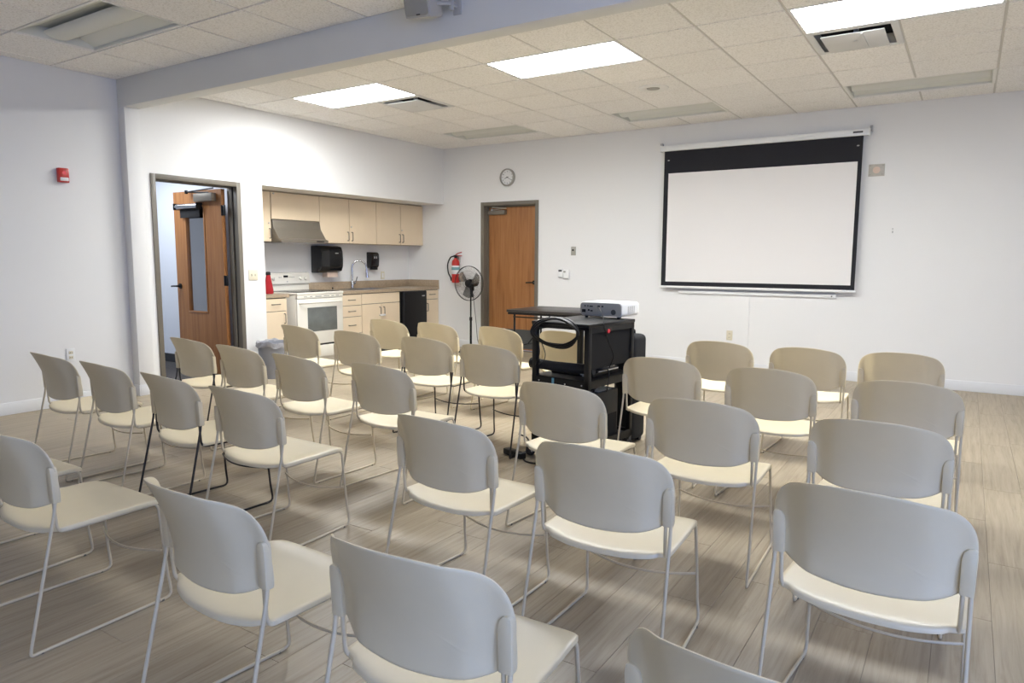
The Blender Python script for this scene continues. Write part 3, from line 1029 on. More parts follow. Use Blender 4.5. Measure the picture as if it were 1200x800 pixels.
# fire extinguisher on its hook
e = thing('fire_extinguisher', 'red fire extinguisher hung on the back wall above the fan', 'fire extinguisher', (-2.91, YB - 0.10, 0.975))
MB().lathe([(0, 0), (.052, 0), (.060, .008), (.060, .29), (.054, .325), (.030, .352), (.020, .362), (.020, .375), (0, .375)], 24).build('cylinder', MT['red'], e)
MB().lathe([(.0605, .13), (.0612, .131), (.0612, .255), (.0605, .256)], 24).build('label_band', MT['label'], e)
MB().lathe([(.0613, .19), (.0617, .191), (.0617, .232), (.0613, .233)], 24).build('instruction_panel', MT['teal'], e)
MB().cyl((0, 0, .37), (0, 0, .405), .022, seg=14).box((-.03, -.016, .385), (.03, .016, .412), .004).build('valve', MT['black'], e)
MB().tube(fillet([(-.02, 0, .40), (.03, 0, .435), (.115, 0, .455)], .03), .007, 8).build('squeeze_handle', MT['red'], e)
MB().tube(fillet([(-.01, 0, .395), (.04, 0, .405), (.12, 0, .40)], .03), .006, 8).build('carry_handle', MT['red'], e)
MB().tube(spline([(-.02, -.01, .395), (-.08, -.02, .375), (-.125, -.03, .28), (-.118, -.03, .16), (-.085, -.03, .095), (-.068, -.03, .07)], 6), .010, 10).build('hose', MT['black'], e)
MB().cyl((-.072, -.03, .082), (-.055, -.03, .03), .012, .016, 12).build('nozzle', MT['black'], e)
MB().box((-.02, .055, .30), (.02, .10, .40), .003).build('wall_bracket', MT['steel'], e)

# ------------------------------------------------------------------ fan on its stand
f = thing('pedestal_fan', 'black pedestal fan standing left of the back door', 'fan', (-2.415, 3.12, 0))
MB().lathe([(0, 0), (.20, 0), (.205, .008), (.19, .02), (.06, .035), (.03, .06), (0, .06)], 32).build('base', MT['black'], f)
MB().cyl((0, 0, .05), (0, 0, .47), .016, seg=16).build('lower_pole', MT['black'], f)
MB().cyl((0, 0, .45), (0, 0, .50), .022, seg=16).build('pole_collar', MT['black'], f)
MB().cyl((0, 0, .50), (0, 0, .92), .011, seg=14).build('upper_pole', MT['black'], f)
HZ = .985
MB().cyl((.0, -.02, HZ), (.0, .12, HZ), .062, .05, 24).sphere((0, .12, HZ), .05, (1, .6, 1), 16).box((-.02, .0, HZ - .11), (.02, .06, HZ - .03), .006).cyl((0, .02, HZ - .2), (0, .02, HZ - .08), .021, seg=14).build('motor_housing', MT['black'], f)
MB().sphere((0, -.075, HZ), .052, (1, .35, 1), 20).build('hub_badge', MT['black'], f)
for k in range(3):
    t = bmesh.new()
    bmv = []
    a0 = k * 2 * pi / 3 + .35
    for q in range(9):
        th = a0 - .48 + .96 * q / 8
        row = []
        for r in (.05, .10, .15, .19, .212):
            ww = th + (r - .05) * 0.9 * (1)
            sh = 1.0 if r < .2 else (1 - .10 * abs(q - 4) / 4)
            row.append(t.verts.new((r * sh * cos(ww), -.045 + .05 * (q / 8 - .5) * (1 - r), HZ + r * sh * sin(ww))))
        bmv.append(row)
    for A, B in zip(bmv, bmv[1:]):
        for u in range(4):
            t.faces.new((A[u], A[u + 1], B[u + 1], B[u]))
    bmesh.ops.solidify(t, geom=list(t.faces), thickness=.003)
    from_bm(t, 'fan_blade', MT['fanblade'], f)
g = MB()
ring = lambda r, y: [(r * cos(2 * pi * k / 40), y, HZ + r * sin(2 * pi * k / 40)) for k in range(40)]
for y in (-.055, -.035):
    g.tube(ring(.245, y), .004, 5, closed=True)
for r, y in ((.06, -.095), (.12, -.09), (.18, -.078)):
    g.tube(ring(r, y), .0012, 3, closed=True)
for k in range(60):
    an = 2 * pi * k / 60
    g.tube([(r * cos(an), y, HZ + r * sin(an)) for r, y in ((.05, -.096), (.15, -.088), (.21, -.072), (.245, -.05))], .0014, 3, caps=False)
g.build('front_guard', MT['black'], f)
g = MB()
for k in range(60):
    an = 2 * pi * (k + .5) / 60
    g.tube([(r * cos(an), y, HZ + r * sin(an)) for r, y in ((.06, .045), (.15, .03), (.22, 0), (.245, -.04))], .0010, 3, caps=False)
g.build('rear_guard', MT['black'], f)
MB().tube(spline([(.015, .04, .80), (.04, .07, .45), (.07, .09, .12), (.16, .16, .035), (.30, .30, .012)], 6), .004, 6).build('power_cord', MT['black'], f)

# ------------------------------------------------------------------ kitchenette
CF = -3.32            # front plane of the base cabinets
UF = -3.62            # front plane of the wall cabinets
CZ = 0.862            # underside of the worktop


def pull(parent, p, vertical, length=.115, m='pull', proud=.028):
    """wire pull on a front whose plane faces +X; p = centre"""
    h = length / 2
    pts = [(-.0, -h), (proud, -h), (proud, h), (-.0, h)]
    if vertical:
        path = [(p[0] + a, p[1], p[2] + b) for a, b in pts]
    else:
        path = [(p[0] + a, p[1] + b, p[2]) for a, b in pts]
    return MB().tube(fillet(path, .018, 4), .0055, 8).build('handle', MT[m], parent)


def front(name, parent, x, y0, y1, z0, z1, handle=None, g=.0035):
    o = MB().box((x - .019, y0 + g, z0 + g), (x, y1 - g, z1 - g), .0015, 1).build(name, MT['cab'], parent)
    if handle:
        pull(o, (x, handle[0], handle[1]), handle[2])
    return o


def base_cab(y0, y1, label, fronts, name='base_cabinet', top=None):
    o = thing(name, label, 'cabinet', (0, 0, 0))
    MB().box((KX + .002, y0 + .001, .10), (CF - .0195, y1 - .001, top or CZ)).build('carcass', MT['cabin'], o, smooth=0)
    MB().box((CF - .0195, y0 + .004, .105), (CF - .0185, y1 - .004, CZ - .002)).build('painted_gap_shade', MT['darkgrey'], o, smooth=0)  # dark sheet behind the fronts, paints the shade in the gaps between them
    MB().box((KX + .03, y0 + .001, 0), (CF - .08, y1 - .001, .10)).build('plinth', MT['darkgrey'], o, smooth=0)
    for nm, a, b, z0, z1, h in fronts:
        front(nm, o, CF, a, b, z0, z1, h)
    return o


base_cab(AY + .002, .605, 'narrow beige base cabinet with one drawer left of the range',
         [('drawer', AY + .002, .605, .70, .855, (.44, .785, False)), ('door', AY + .002, .605, .11, .70, (.56, .61, True))])
base_cab(1.475, 1.857, 'beige base cabinet with a stack of drawers right of the range',
         [('drawer', 1.475, 1.857, z0, z1, (1.666, (z0 + z1) / 2, False)) for z0, z1 in ((.705, .855), (.555, .705), (.33, .555), (.11, .33))])
sk = base_cab(1.857, 2.62, 'beige sink base cabinet with double doors under the faucet',
              [('drawer_panel', 1.857, 2.62, .71, .855, None), ('door', 1.857, 2.238, .11, .71, (2.20, .60, True)), ('door', 2.238, 2.62, .11, .71, (2.277, .60, True))], top=CZ - .16)
MB().box((CF + .012, 2.19, .535), (CF + .04, 2.285, .56), .006).build('child_lock', MT['white'], sk)
base_cab(3.19, YB - .003, 'narrow beige base cabinet between the black refrigerator and the back wall',
         [('drawer', 3.19, YB - .003, .715, .855, (3.35, .79, False)), ('door', 3.19, YB - .003, .11, .715, (3.23, .6, True))])
wp = thing('worktop', 'speckled brown laminate worktop with backsplash around the sink', 'worktop', (0, 0, 0))
# worktop with a cut-out for the sink
SK = (-3.80, -3.45, 1.93, 2.50)
t = MB()
for a, b in (((KX, 1.44), (CF + .012, SK[2])), ((KX, SK[3]), (CF + .012, YB)), ((KX, SK[2]), (SK[0], SK[3])), ((SK[1], SK[2]), (CF + .012, SK[3]))):
    t.box((a[0] + .001, a[1], CZ), (b[0], b[1] - .001, CZ + .038))
t.build('worktop_slab', MT['counter'], wp, smooth=0)
MB().box((KX + .001, 1.44, CZ + .038), (KX + .022, YB - .001, 1.005), .003).build('backsplash', MT['counter'], wp)
MB().box((KX + .022, YB - .022, CZ + .038), (CF + .012, YB - .001, 1.005), .003).build('backsplash', MT['counter'], wp)
w2 = thing('worktop', 'short speckled brown worktop piece left of the range', 'worktop', (0, 0, 0))
MB().box((KX + .001, AY + .001, CZ), (CF + .012, .64, CZ + .038), .003).build('worktop_slab', MT['counter'], w2)
s = thing('kitchen_sink', 'stainless steel drop in sink in the brown worktop', 'sink', (0, 0, 0))
z = CZ + .038
MB().quadframe((SK[0] - .02, SK[2] - .02), (SK[1] + .02, SK[3] + .02), .03, z, z + .006, 2, .002).build('sink_rim', MT['steel'], s)
MB().box((SK[0] + .008, SK[2] + .008, z - .15), (SK[1] - .008, SK[3] - .008, z - .145)).box((SK[0] + .004, SK[2] + .004, z - .15), (SK[0] + .009, SK[3] - .004, z)).box((SK[1] - .009, SK[2] + .004, z - .15), (SK[1] - .004, SK[3] - .004, z)).box((SK[0] + .004, SK[2] + .004, z - .15), (SK[1] - .004, SK[2] + .009, z)).box((SK[0] + .004, SK[3] - .009, z - .15), (SK[1] - .004, SK[3] - .004, z)).build('sink_bowl', MT['steel'], s, smooth=0)
fa = thing('kitchen_faucet', 'tall chrome gooseneck faucet behind the sink', 'faucet', (-3.845, 2.205, z))
MB().lathe([(0, 0), (.032, 0), (.032, .008), (.020, .016), (.020, .10), (.015, .11), (0, .11)], 20).build('faucet_body', MT['chrome'], fa)
neck = [(0, 0, .10), (0, 0, .30)] + [(.105 * (1 - cos(t_)) * .55, .105 * (1 - cos(t_)) * .8, .30 + .10 * sin(t_)) for t_ in [k * pi / 10 for k in range(1, 10)]] + [(.118, .168, .30), (.12, .172, .26)]
MB().tube(neck, .0125, 12).build('faucet_neck', MT['chrome'], fa)
MB().cyl((.119, .171, .275), (.123, .178, .16), .017, .021, 16).build('spray_head', MT['chrome'], fa)
MB().cyl((0, .02, .075), (0, .05, .075), .014, seg=12).tube([(0, .045, .075), (.01, .07, .12), (.015, .085, .17)], .007, 8).build('faucet_lever', MT['chrome'], fa)
st = thing('sink_strainer', 'small dark sink stopper lying on the worktop beside the range', 'stopper', (-3.62, 1.62, z))
MB().lathe([(0, 0), (.03, 0), (.034, .008), (.02, .016), (0, .016)], 16).build('stopper_disc', MT['steel'], st)
MB().cyl((0, 0, .014), (0, 0, .034), .006, seg=8).sphere((0, 0, .036), .012, (1, 1, .8), 10).build('stopper_knob', MT['black'], st)
# red pouch on the left worktop
po = thing('oven_mitt', 'red cloth mitt standing on the left worktop behind the pillar', 'mitt', (-3.545, .525, CZ + .038))
MB().lathe([(0, 0), (.062, 0), (.074, .012), (.072, .05), (.056, .12), (.040, .19), (.030, .235), (.028, .245), (0, .245)], 18, Matrix.Diagonal((.6, .85, 1, 1))).build('mitt_body', MT['redcloth'], po)
MB().lathe([(.029, .225), (.033, .23), (.032, .258), (.02, .268), (0, .268)], 14, Matrix.Diagonal((.6, 1, 1, 1))).build('mitt_cuff', MT['black'], po)


# range
RG = (.685, 1.436)
RF = -3.235
ra = thing('kitchen_range', 'cream white electric range with oven window and knob panel', 'range', (0, 0, 0))
MB().box((KX + .012, RG[0], .09), (RF - .03, RG[1], .885), .003).box((KX + .05, RG[0] + .02, 0), (RF - .07, RG[1] - .02, .09)).build('range_body', MT['enamel'], ra)
MB().box((KX + .012, RG[0] - .003, .885), (RF + .012, RG[1] + .003, .915), .008).build('cooktop_rim', MT['enamel'], ra)
MB().box((KX + .10, RG[0] + .03, .914), (RF - .03, RG[1] - .03, .920), .002).build('cooktop_glass', MT['blackgloss'], ra)
for bx, by, br in ((-3.66, .86, .085), (-3.66, 1.25, .105), (-3.42, .86, .105), (-3.42, 1.25, .085)):
    MB().lathe([(br - .006, .0), (br, .0), (br, .0012), (br - .006, .0012)], 28, Matrix.Translation((bx, by, .9198))).build('burner_ring', MT['grey'], ra)
MB().box((KX + .012, RG[0] + .012, .905), (KX + .060, RG[1] - .012, 1.02), .004).build('backguard', MT['enamel'], ra)
bp = MB().prism([(KX + .012, .995), (KX + .085, 1.0), (KX + .062, 1.142), (KX + .012, 1.15)], 1, RG[0] + .005, RG[1] - .005, .006).build('control_panel', MT['enamel'], ra)
xk = KX + .078
for y in (.755, .835, 1.272, 1.352):
    MB().cyl((xk - .01, y, 1.067), (xk + .018, y, 1.071), .024, .021, 18).box((xk + .016, y - .004, 1.05), (xk + .026, y + .004, 1.092), .002).build('knob', MT['enamel'], bp)
MB().box((xk - .012, 1.0, 1.085), (xk + .002, 1.065, 1.110), .001).build('clock_display', MT['black'], bp)
for y in (.93, .955, 1.10, 1.13, 1.16):
    MB().cyl((xk - .008, y, 1.085), (xk + .003, y, 1.086), .007, seg=10).build('button', MT['lightgrey'], bp)
MB().cyl((xk - .006, 1.05, 1.03), (xk + .006, 1.05, 1.03), .009, seg=14).build('round_badge', MT['lightgrey'], bp)
od = MB().box((RF - .03, RG[0] + .004, .265), (RF, RG[1] - .004, .835), .008).build('oven_door', MT['enamel'], ra)
MB().box((RF - .002, .845, .425), (RF + .003, 1.325, .725), .002).build('oven_window', MT['oven'], od)
MB().tube(fillet([(RF - .005, .72, .785), (RF + .045, .74, .79), (RF + .058, 1.053, .79), (RF + .045, 1.366, .79), (RF - .005, 1.386, .785)], .05, 5), .013, 12).build('oven_handle', MT['enamel'], od)
MB().box((RF - .028, RG[0] + .004, .84), (RF + .004, RG[1] - .004, .884), .004).build('vent_strip', MT['enamel'], ra)
vs = MB()
for y0, y1 in ((.79, .84), (.885, .925), (.97, 1.07), (1.11, 1.20), (1.235, 1.275), (1.31, 1.36)):
    vs.box((RF + .002, y0, .856), (RF + .0055, y1, .868))
vs.build('vent_slot', MT['grey'], ra, smooth=0)
MB().box((RF - .028, RG[0] + .004, .095), (RF + .002, RG[1] - .004, .245), .006).build('storage_drawer', MT['enamel'], ra)
MB().box((RF - .035, RG[0] + .006, .243), (RF - .01, RG[1] - .006, .268)).build('drawer_gap', MT['black'], ra, smooth=0)

# range hood
h = thing('range_hood', 'bronze grey range hood under the short cabinet', 'hood', (0, 0, 0))
MB().prism([(KX + .002, 1.525), (-3.455, 1.525), (-3.455, 1.56), (-3.50, 1.575), (UF + .03, 1.70), (UF + .008, 1.80), (KX + .002, 1.80)], 1, .665, 1.415, .003).build('hood_shell', MT['hood'], h)
MB().box((KX + .10, .72, 1.519), (-3.50, 1.36, 1.526)).build('filter_panel', MT['steel'], h, smooth=0)
MB().box((-3.457, 1.22, 1.535), (-3.45, 1.34, 1.552), .001).build('switch_strip', MT['black'], h)


def wall_cab(y0, y1, z0, label, doors):
    o = thing('wall_cabinet', label, 'cabinet', (0, 0, 0))
    MB().box((KX + .002, y0 + .001, z0), (UF - .0195, y1 - .001, 2.138)).build('carcass', MT['cabin'], o, smooth=0)
    MB().box((UF - .0195, y0 + .003, z0 + .003), (UF - .0185, y1 - .003, 2.136)).build('painted_gap_shade', MT['darkgrey'], o, smooth=0)  # dark sheet again, shade of the door gaps put in as colour
    MB().box((KX + .002, y0 + .001, 2.138), (UF - .025, y1 - .001, 2.149)).build('top_filler', MT['cabin'], o, smooth=0)
    for a, b, hd, lock in doors:
        d = front('door', o, UF, a, b, z0, 2.135, hd)
        if lock:
            MB().cyl((UF - .004, lock[0], lock[1]), (UF + .008, lock[0], lock[1]), .010, seg=12).build('lock', MT['steel'], d)


wall_cab(AY + .002, .655, 1.532, 'narrow beige wall cabinet left of the range hood', [(AY + .002, .655, (.625, 1.63, True), (.622, 1.755))])
wall_cab(.66, 1.425, 1.805, 'short beige wall cabinet above the range hood', [(.66, 1.425, None, (.70, 2.115))])
wall_cab(1.425, 2.48, 1.532, 'beige double door wall cabinet above the paper towel dispenser', [(1.425, 1.952, (1.915, 1.63, True), None), (1.952, 2.48, (1.99, 1.63, True), (1.985, 1.76))])
wall_cab(2.48, YB - .003, 1.532, 'beige double door wall cabinet at the corner of the back wall', [(2.48, 2.995, (2.96, 1.63, True), None), (2.995, YB - .003, (3.03, 1.63, True), (3.02, 1.75))])

# small refrigerator
r = thing('mini_refrigerator', 'small black refrigerator under the worktop', 'refrigerator', (0, 0, 0))
MB().box((KX + .06, 2.665, .02), (-3.36, 3.17, .855), .006).build('fridge_body', MT['black'], r)
fd = MB().box((-3.355, 2.66, .04), (-3.27, 3.175, .858), .018, 3).build('fridge_door', MT['black'], r)
MB().box((-3.271, 3.06, .775), (-3.2665, 3.12, .79), .001).build('door_badge', MT['lightgrey'], fd)
for y in (2.70, 3.13):
    MB().cyl((-3.42, y, 0), (-3.42, y, .025), .018, seg=10).build('fridge_foot', MT['rubber'], r)

# dispensers
d = thing('paper_towel_dispenser', 'large black paper towel dispenser on the kitchenette wall', 'dispenser', (KX, 0, 0))
prof = [(0, 1.135), (.12, 1.135), (.19, 1.16), (.215, 1.22), (.22, 1.32), (.215, 1.42), (.19, 1.485), (.12, 1.50), (0, 1.50)]
MB().prism(prof, 1, 1.52, 1.905, .012).build('dispenser_shell', MT['blackgloss'], d)
MB().prism([(.10, 1.19), (.205, 1.20), (.223, 1.24), (.227, 1.32), (.222, 1.41), (.20, 1.46), (.1, 1.46)], 1, 1.66, 1.87, .006).build('front_cover', MT['black'], d)
MB().box((.218, 1.755, 1.395), (.2255, 1.81, 1.405), .001).build('maker_plate', MT['lightgrey'], d)
MB().box((.05, 1.68, 1.075), (.14, 1.87, 1.14)).build('paper_sheet', MT['paper'], d, smooth=0)
d = thing('soap_dispenser', 'slim black soap dispenser on the wall right of the faucet', 'dispenser', (KX, 2.655, 0))
MB().prism([(0, 1.19), (.07, 1.19), (.095, 1.22), (.105, 1.32), (.10, 1.40), (.07, 1.425), (0, 1.425)], 1, -.085, .085, .012).build('dispenser_shell', MT['blackgloss'], d)
MB().box((.098, -.03, 1.33), (.108, -.012, 1.36), .003).box((.098, .012, 1.33), (.108, .03, 1.36), .003).build('indicator_window', MT['lightgrey'], d)
MB().box((.03, -.05, 1.165), (.10, .05, 1.20), .006).build('push_bar', MT['black'], d)

# waste bin with liner
b = thing('waste_bin', 'grey plastic waste bin with a clear liner beside the kitchenette pillar', 'bin', (-2.93, .10, 0))
MB().lathe([(0, 0), (.155, 0), (.16, .01), (.185, .38), (.192, .385), (.192, .40), (.182, .40), (.176, .37), (.15, .02), (0, .02)], 28).build('bin_body', MT['trash'], b)
t = bmesh.new()
rings = []
for k, (rr, zz) in enumerate(((.172, .30), (.181, .402), (.196, .408), (.199, .385), (.200, .365), (.2005, .352))):
    ring_ = []
    for q in range(48):
        an = 2 * pi * q / 48
        jit = .006 * sin(an * 7 + k) + .004 * sin(an * 13 + 2 * k)
        ring_.append(t.verts.new(((rr + jit * (k > 1)) * cos(an), (rr + jit * (k > 1)) * sin(an), zz + (.010 * sin(an * 5 + 1) + .007 * sin(an * 11)) * (k > 0) * (1 if k != 1 else .6))))
    rings.append(ring_)
for A, B in zip(rings, rings[1:]):
    for q in range(48):
        t.faces.new((A[q], A[(q + 1) % 48], B[(q + 1) % 48], B[q]))
from_bm(t, 'bin_liner', MT['liner'], b, 50)

# ------------------------------------------------------------------ folding table behind the cart
t = thing('folding_table', 'dark folding table standing between the cart and the back door', 'table', (-1.0, 1.90, 0))
MB().box((0, 0, .712), (1.22, .76, .742), .004).build('tabletop', MT['tabletop'], t)
MB().box((.012, .012, .685), (1.208, .03, .713)).box((.012, .73, .685), (1.208, .748, .713)).build('table_apron', MT['black'], t, smooth=0)
for x in (.07, 1.15):
    for y in (.07, .69):
        MB().cyl((x, y, .0), (x, y, .713), .0125, seg=12).build('table_leg', MT['black'], t)
    MB().tube([(x, .07, .30), (x, .69, .30)], .010, 8).build('leg_brace', MT['black'], t)
    MB().tube([(x, .38, .30), (x + (.35 if x < 1 else -.35), .38, .705)], .008, 8).build('fold_strut', MT['black'], t)
MB().tube([(.07, .045, .655), (1.15, .045, .655)], .008, 8).build('long_rail', MT['black'], t)

# ------------------------------------------------------------------ AV cart and its load
CA = radians(-6)
CO = Vector((1.131, -1.029, 0))
cart = thing('av_cart', 'black rolling equipment cart in the middle aisle', 'cart', CO, CA)
W_, D_ = .45, .58
for px, py in ((0, 0), (W_, 0), (0, D_), (W_, D_)):
    sx, sy_ = (1 if px == 0 else -1), (1 if py == 0 else -1)
    x0, x1 = sorted((px, px + sx * .036)); y0, y1 = sorted((py, py + sy_ * .036))
    MB().box((x0, y0, .095), (x1, y1, .923), .003).build('cart_post', MT['black'], cart)
    cs = MB().box((x0 + .003, y0 + .003, .072), (x1 - .003, y1 - .003, .098), .002).box((x0 + .006, y0 + .010, .035), (x0 + .010, y1 - .010, .075)).box((x1 - .010, y0 + .010, .035), (x1 - .006, y1 - .010, .075)).build('caster', MT['darkgrey'], cart)
    xm, ym = (x0 + x1) / 2 - (.028 if px == 0 else 0), (y0 + y1) / 2 - .012
    MB().cyl((xm - .013, ym, .040), (xm + .013, ym, .040), .040, seg=20).build('caster_wheel', MT['rubber'], cs)
    MB().cyl((xm - .0135, ym, .040), (xm + .0135, ym, .040), .018, seg=14).build('wheel_hub', MT['lightgrey'], cs)
MB().box((-.004, -.004, .905), (W_ + .004, D_ + .004, .926), .004).box((0, 0, .866), (.012, D_, .906)).box((W_ - .012, 0, .866), (W_, D_, .906)).box((0, D_ - .012, .866), (W_, D_, .906)).box((0, 0, .885), (W_, .012, .906)).build('top_shelf', MT['black'], cart)
MB().box((.0, .0, .553), (W_, D_, .561)).box((0, 0, .508), (.010, D_, .561)).box((W_ - .010, 0, .508), (W_, D_, .561)).box((0, 0, .500), (W_, .010, .561)).box((0, D_ - .010, .508), (W_, D_, .561)).build('middle_shelf', MT['black'], cart, smooth=0)
MB().box((.0, .0, .12), (W_, D_, .128)).box((0, 0, .10), (.010, D_, .15)).box((W_ - .010, 0, .10), (W_, D_, .15)).box((0, 0, .10), (W_, .010, .15)).box((0, D_ - .010, .10), (W_, D_, .15)).build('bottom_shelf', MT['black'], cart, smooth=0)
MB().box((W_ - .020, .036, .63), (W_ - .014, D_ - .036, .868)).build('side_panel', MT['blackmatte'], cart, smooth=0)
MB().cyl((W_ - .001, .235, .868), (W_ + .005, .235, .868), .014, seg=16).build('red_sticker', MT['redlens'], cart)
MB().box((.165, -.0015, .508), (.183, .0005, .556)).build('tape_strip', MT['blue'], cart, smooth=0)
for x, z_ in ((.06, .53), (.27, .525), (.40, .53)):
    MB().cyl((x, -.003, z_), (x, .001, z_), .005, seg=8).build('shelf_screw', MT['lightgrey'], cart)


def cart_thing(name, label, cat, loc, rz=0.0, group=None):
    c_, s_ = cos(CA), sin(CA)
    p_ = Vector((CO.x + c_ * loc[0] - s_ * loc[1], CO.y + s_ * loc[0] + c_ * loc[1], loc[2]))
    return thing(name, label, cat, p_, CA + rz, group)


# projector
pr = cart_thing('projector', 'white and grey video projector on top of the black cart', 'projector', (.075, .46, .926), radians(2))
t = bmesh.new()
PWd, PD = .335, .26


def rrect(x0, y0, x1, y1, r, n=5):
    out = []
    for cx, cy, a0 in ((x1 - r, y1 - r, 0), (x0 + r, y1 - r, 90), (x0 + r, y0 + r, 180), (x1 - r, y0 + r, 270)):
        for k in range(n + 1):
            an = radians(a0 + 90 * k / n)
            out.append((cx + r * cos(an), cy + r * sin(an)))
    return out


MB().prism(rrect(0, .014, PWd, .112, .026), 1, .004, PD, .006).build('projector_body', MT['white'], pr)
back = MB().prism(rrect(.004, .017, PWd - .004, .106, .024), 1, -.002, .006, .002).build('rear_panel', MT['grey'], pr)
for x, z_, w2_, h2_ in ((.045, .083, .010, .010), (.068, .083, .010, .008), (.095, .081, .026, .008), (.155, .083, .02, .010), (.185, .083, .014, .010), (.035, .048, .03, .022), (.075, .054, .014, .012), (.098, .05, .018, .010)):
    MB().box((x - w2_ / 2, -.0045, z_ - h2_ / 2), (x + w2_ / 2, -.001, z_ + h2_ / 2), .001).build('port', MT['black'], back)
MB().cyl((.272, -.0045, .046), (.272, -.001, .046), .019, seg=18).build('speaker_grille', MT['darkgrey'], back)
sl = MB()
for k in range(5):
    sl.box((PWd - .001, .09 + k * .022, .035), (PWd + .0015, .10 + k * .022, .085))
sl.build('side_vent', MT['lightgrey'], pr, smooth=0)
for x, y in ((.04, .03), (.295, .03), (.165, .23)):
    MB().cyl((x, y, 0), (x, y, .016), .011, seg=12).build('projector_foot', MT['black'], pr)
MB().cyl((.09, PD - .002, .06), (.09, PD + .012, .06), .035, seg=24).build('lens_ring', MT['black'], pr)
pc = cart_thing('projector_cable', 'thin black cable running from the projector over the cart edge', 'cable', (0, 0, 0))
MB().tube(spline([(.225, .452, 1.006), (.30, .38, .985), (.395, .26, .945), (.452, .17, .932), (.468, .15, .90), (.474, .20, .80), (.470, .27, .70), (.43, .28, .61)], 6), .0034, 6).build('cable_run', MT['black'], pc)
# coil of cable hung over the front top edge
cc = cart_thing('cable_coil', 'looped bundle of thick black cable hung on the back of the cart', 'cable', (0, 0, 0))
rnd = random.Random(3)
for k in range(4):
    cx, cz_ = .215 + rnd.uniform(-.012, .012), .868 + rnd.uniform(-.010, .010)
    a_, b_ = .175 + rnd.uniform(-.012, .012), .088 + rnd.uniform(-.012, .012)
    pts = []
    for q in range(36):
        an = 2 * pi * q / 36
        zz = cz_ + b_ * sin(an)
        yy = -.022 - .010 * k + (.055 * max(0, (zz - .925)) / .06)
        pts.append((cx + a_ * cos(an), yy, zz + .006 * sin(3 * an + k)))
    MB().tube(pts, .0075, 7, closed=True).build('cable_loop', MT['black'], cc)
MB().tube(spline([(.075, -.03, .80), (.085, -.03, .72), (.055, -.02, .66), (.03, .0, .63)], 6), .0028, 6).build('loose_end', MT['black'], cc)
MB().tube(spline([(.10, -.03, .79), (.135, -.035, .72), (.12, -.03, .67), (.07, -.02, .64)], 6), .0028, 6).build('loose_end', MT['black'], cc)
# rolled case across the middle shelf
ro = cart_thing('rolled_case', 'long black rolled case lying across the cart middle shelf', 'case', (0, 0, 0))
MB().tube([(-.035, .055, .632), (.12, .06, .625), (.43, .10, .622)], .033, 14).build('case_roll', MT['cloth'], ro)
MB().cyl((-.045, .0545, .6325), (-.030, .0552, .632), .036, seg=16).build('end_cap', MT['black'], ro)
am = cart_thing('amplifier', 'flat black amplifier with small white labels on the cart middle shelf', 'amplifier', (0, 0, 0))
MB().box((.06, .14, .562), (.40, .46, .592), .004).build('amplifier_case', MT['black'], am)
MB().box((.30, .136, .573), (.345, .141, .584)).box((.315, .136, .565), (.345, .141, .570)).build('white_label', MT['label'], am, smooth=0)
ts = cart_thing('flat_player', 'flat grey edged player standing behind the cart side panel opening', 'player', (0, 0, 0))
MB().box((.24, .15, .593), (.425, .42, .612), .004).build('player_case', MT['black'], ts)
MB().box((.425, .16, .600), (.429, .41, .606)).build('silver_edge', MT['lightgrey'], ts, smooth=0)
wb = cart_thing('microphone_base', 'round black microphone base hanging out over the right side of the cart shelf', 'microphone', (0, 0, 0))
MB().lathe([(0, 0), (.045, 0), (.052, .006), (.048, .016), (.014, .026), (0, .026)], 22, Matrix.Translation((.41, .22, .6125))).build('base_disc', MT['black'], wb)
MB().tube(spline([(.46, .22, .617), (.474, .215, .585), (.476, .20, .52), (.465, .20, .47)], 6), .0036, 6).build('base_cable', MT['black'], wb)
bx = cart_thing('subwoofer', 'black speaker cabinet standing on the cart bottom shelf', 'speaker', (0, 0, 0))
MB().box((.17, .06, .129), (.425, .42, .462), .006).build('speaker_cabinet', MT['black'], bx)
MB().box((.27, .19, .4615), (.41, .36, .4635), .0005).build('paper_label', MT['label'], bx, smooth=0)
MB().box((.4245, .08, .15), (.4275, .40, .30)).build('speaker_grille', MT['blackmatte'], bx, smooth=0)
lc = cart_thing('cable_bundle', 'tangle of black cable lying on the speaker cabinet inside the cart', 'cable', (0, 0, 0))
for k in range(3):
    pts = [(.34 + (.055 + .008 * k) * cos(a_), .15 + (.04 + .01 * k) * sin(a_), .470 + .012 * k + .006 * sin(2 * a_ + k)) for a_ in [2 * pi * q / 24 for q in range(24)]]
    MB().tube(pts, .006, 6, closed=True).build('cable_loop', MT['black'], lc)
# soft case standing behind the cart
sc_ = thing('equipment_case', 'black soft sided case standing upright behind the cart', 'case', (1.535, -.315, 0), radians(-4))
MB().box((-.085, -.105, .03), (.085, .105, .80), .04, 4).build('case_body', MT['cloth'], sc_)
MB().tube(fillet([(0, -.06, .79), (0, -.06, .825), (0, .06, .825), (0, .06, .79)], .02), .008, 8).build('grab_handle', MT['black'], sc_)
for y in (-.09, .09):
    MB().cyl((-.05, y, .022), (.05, y, .022), .022, seg=12).build('case_wheel', MT['rubber'], sc_)
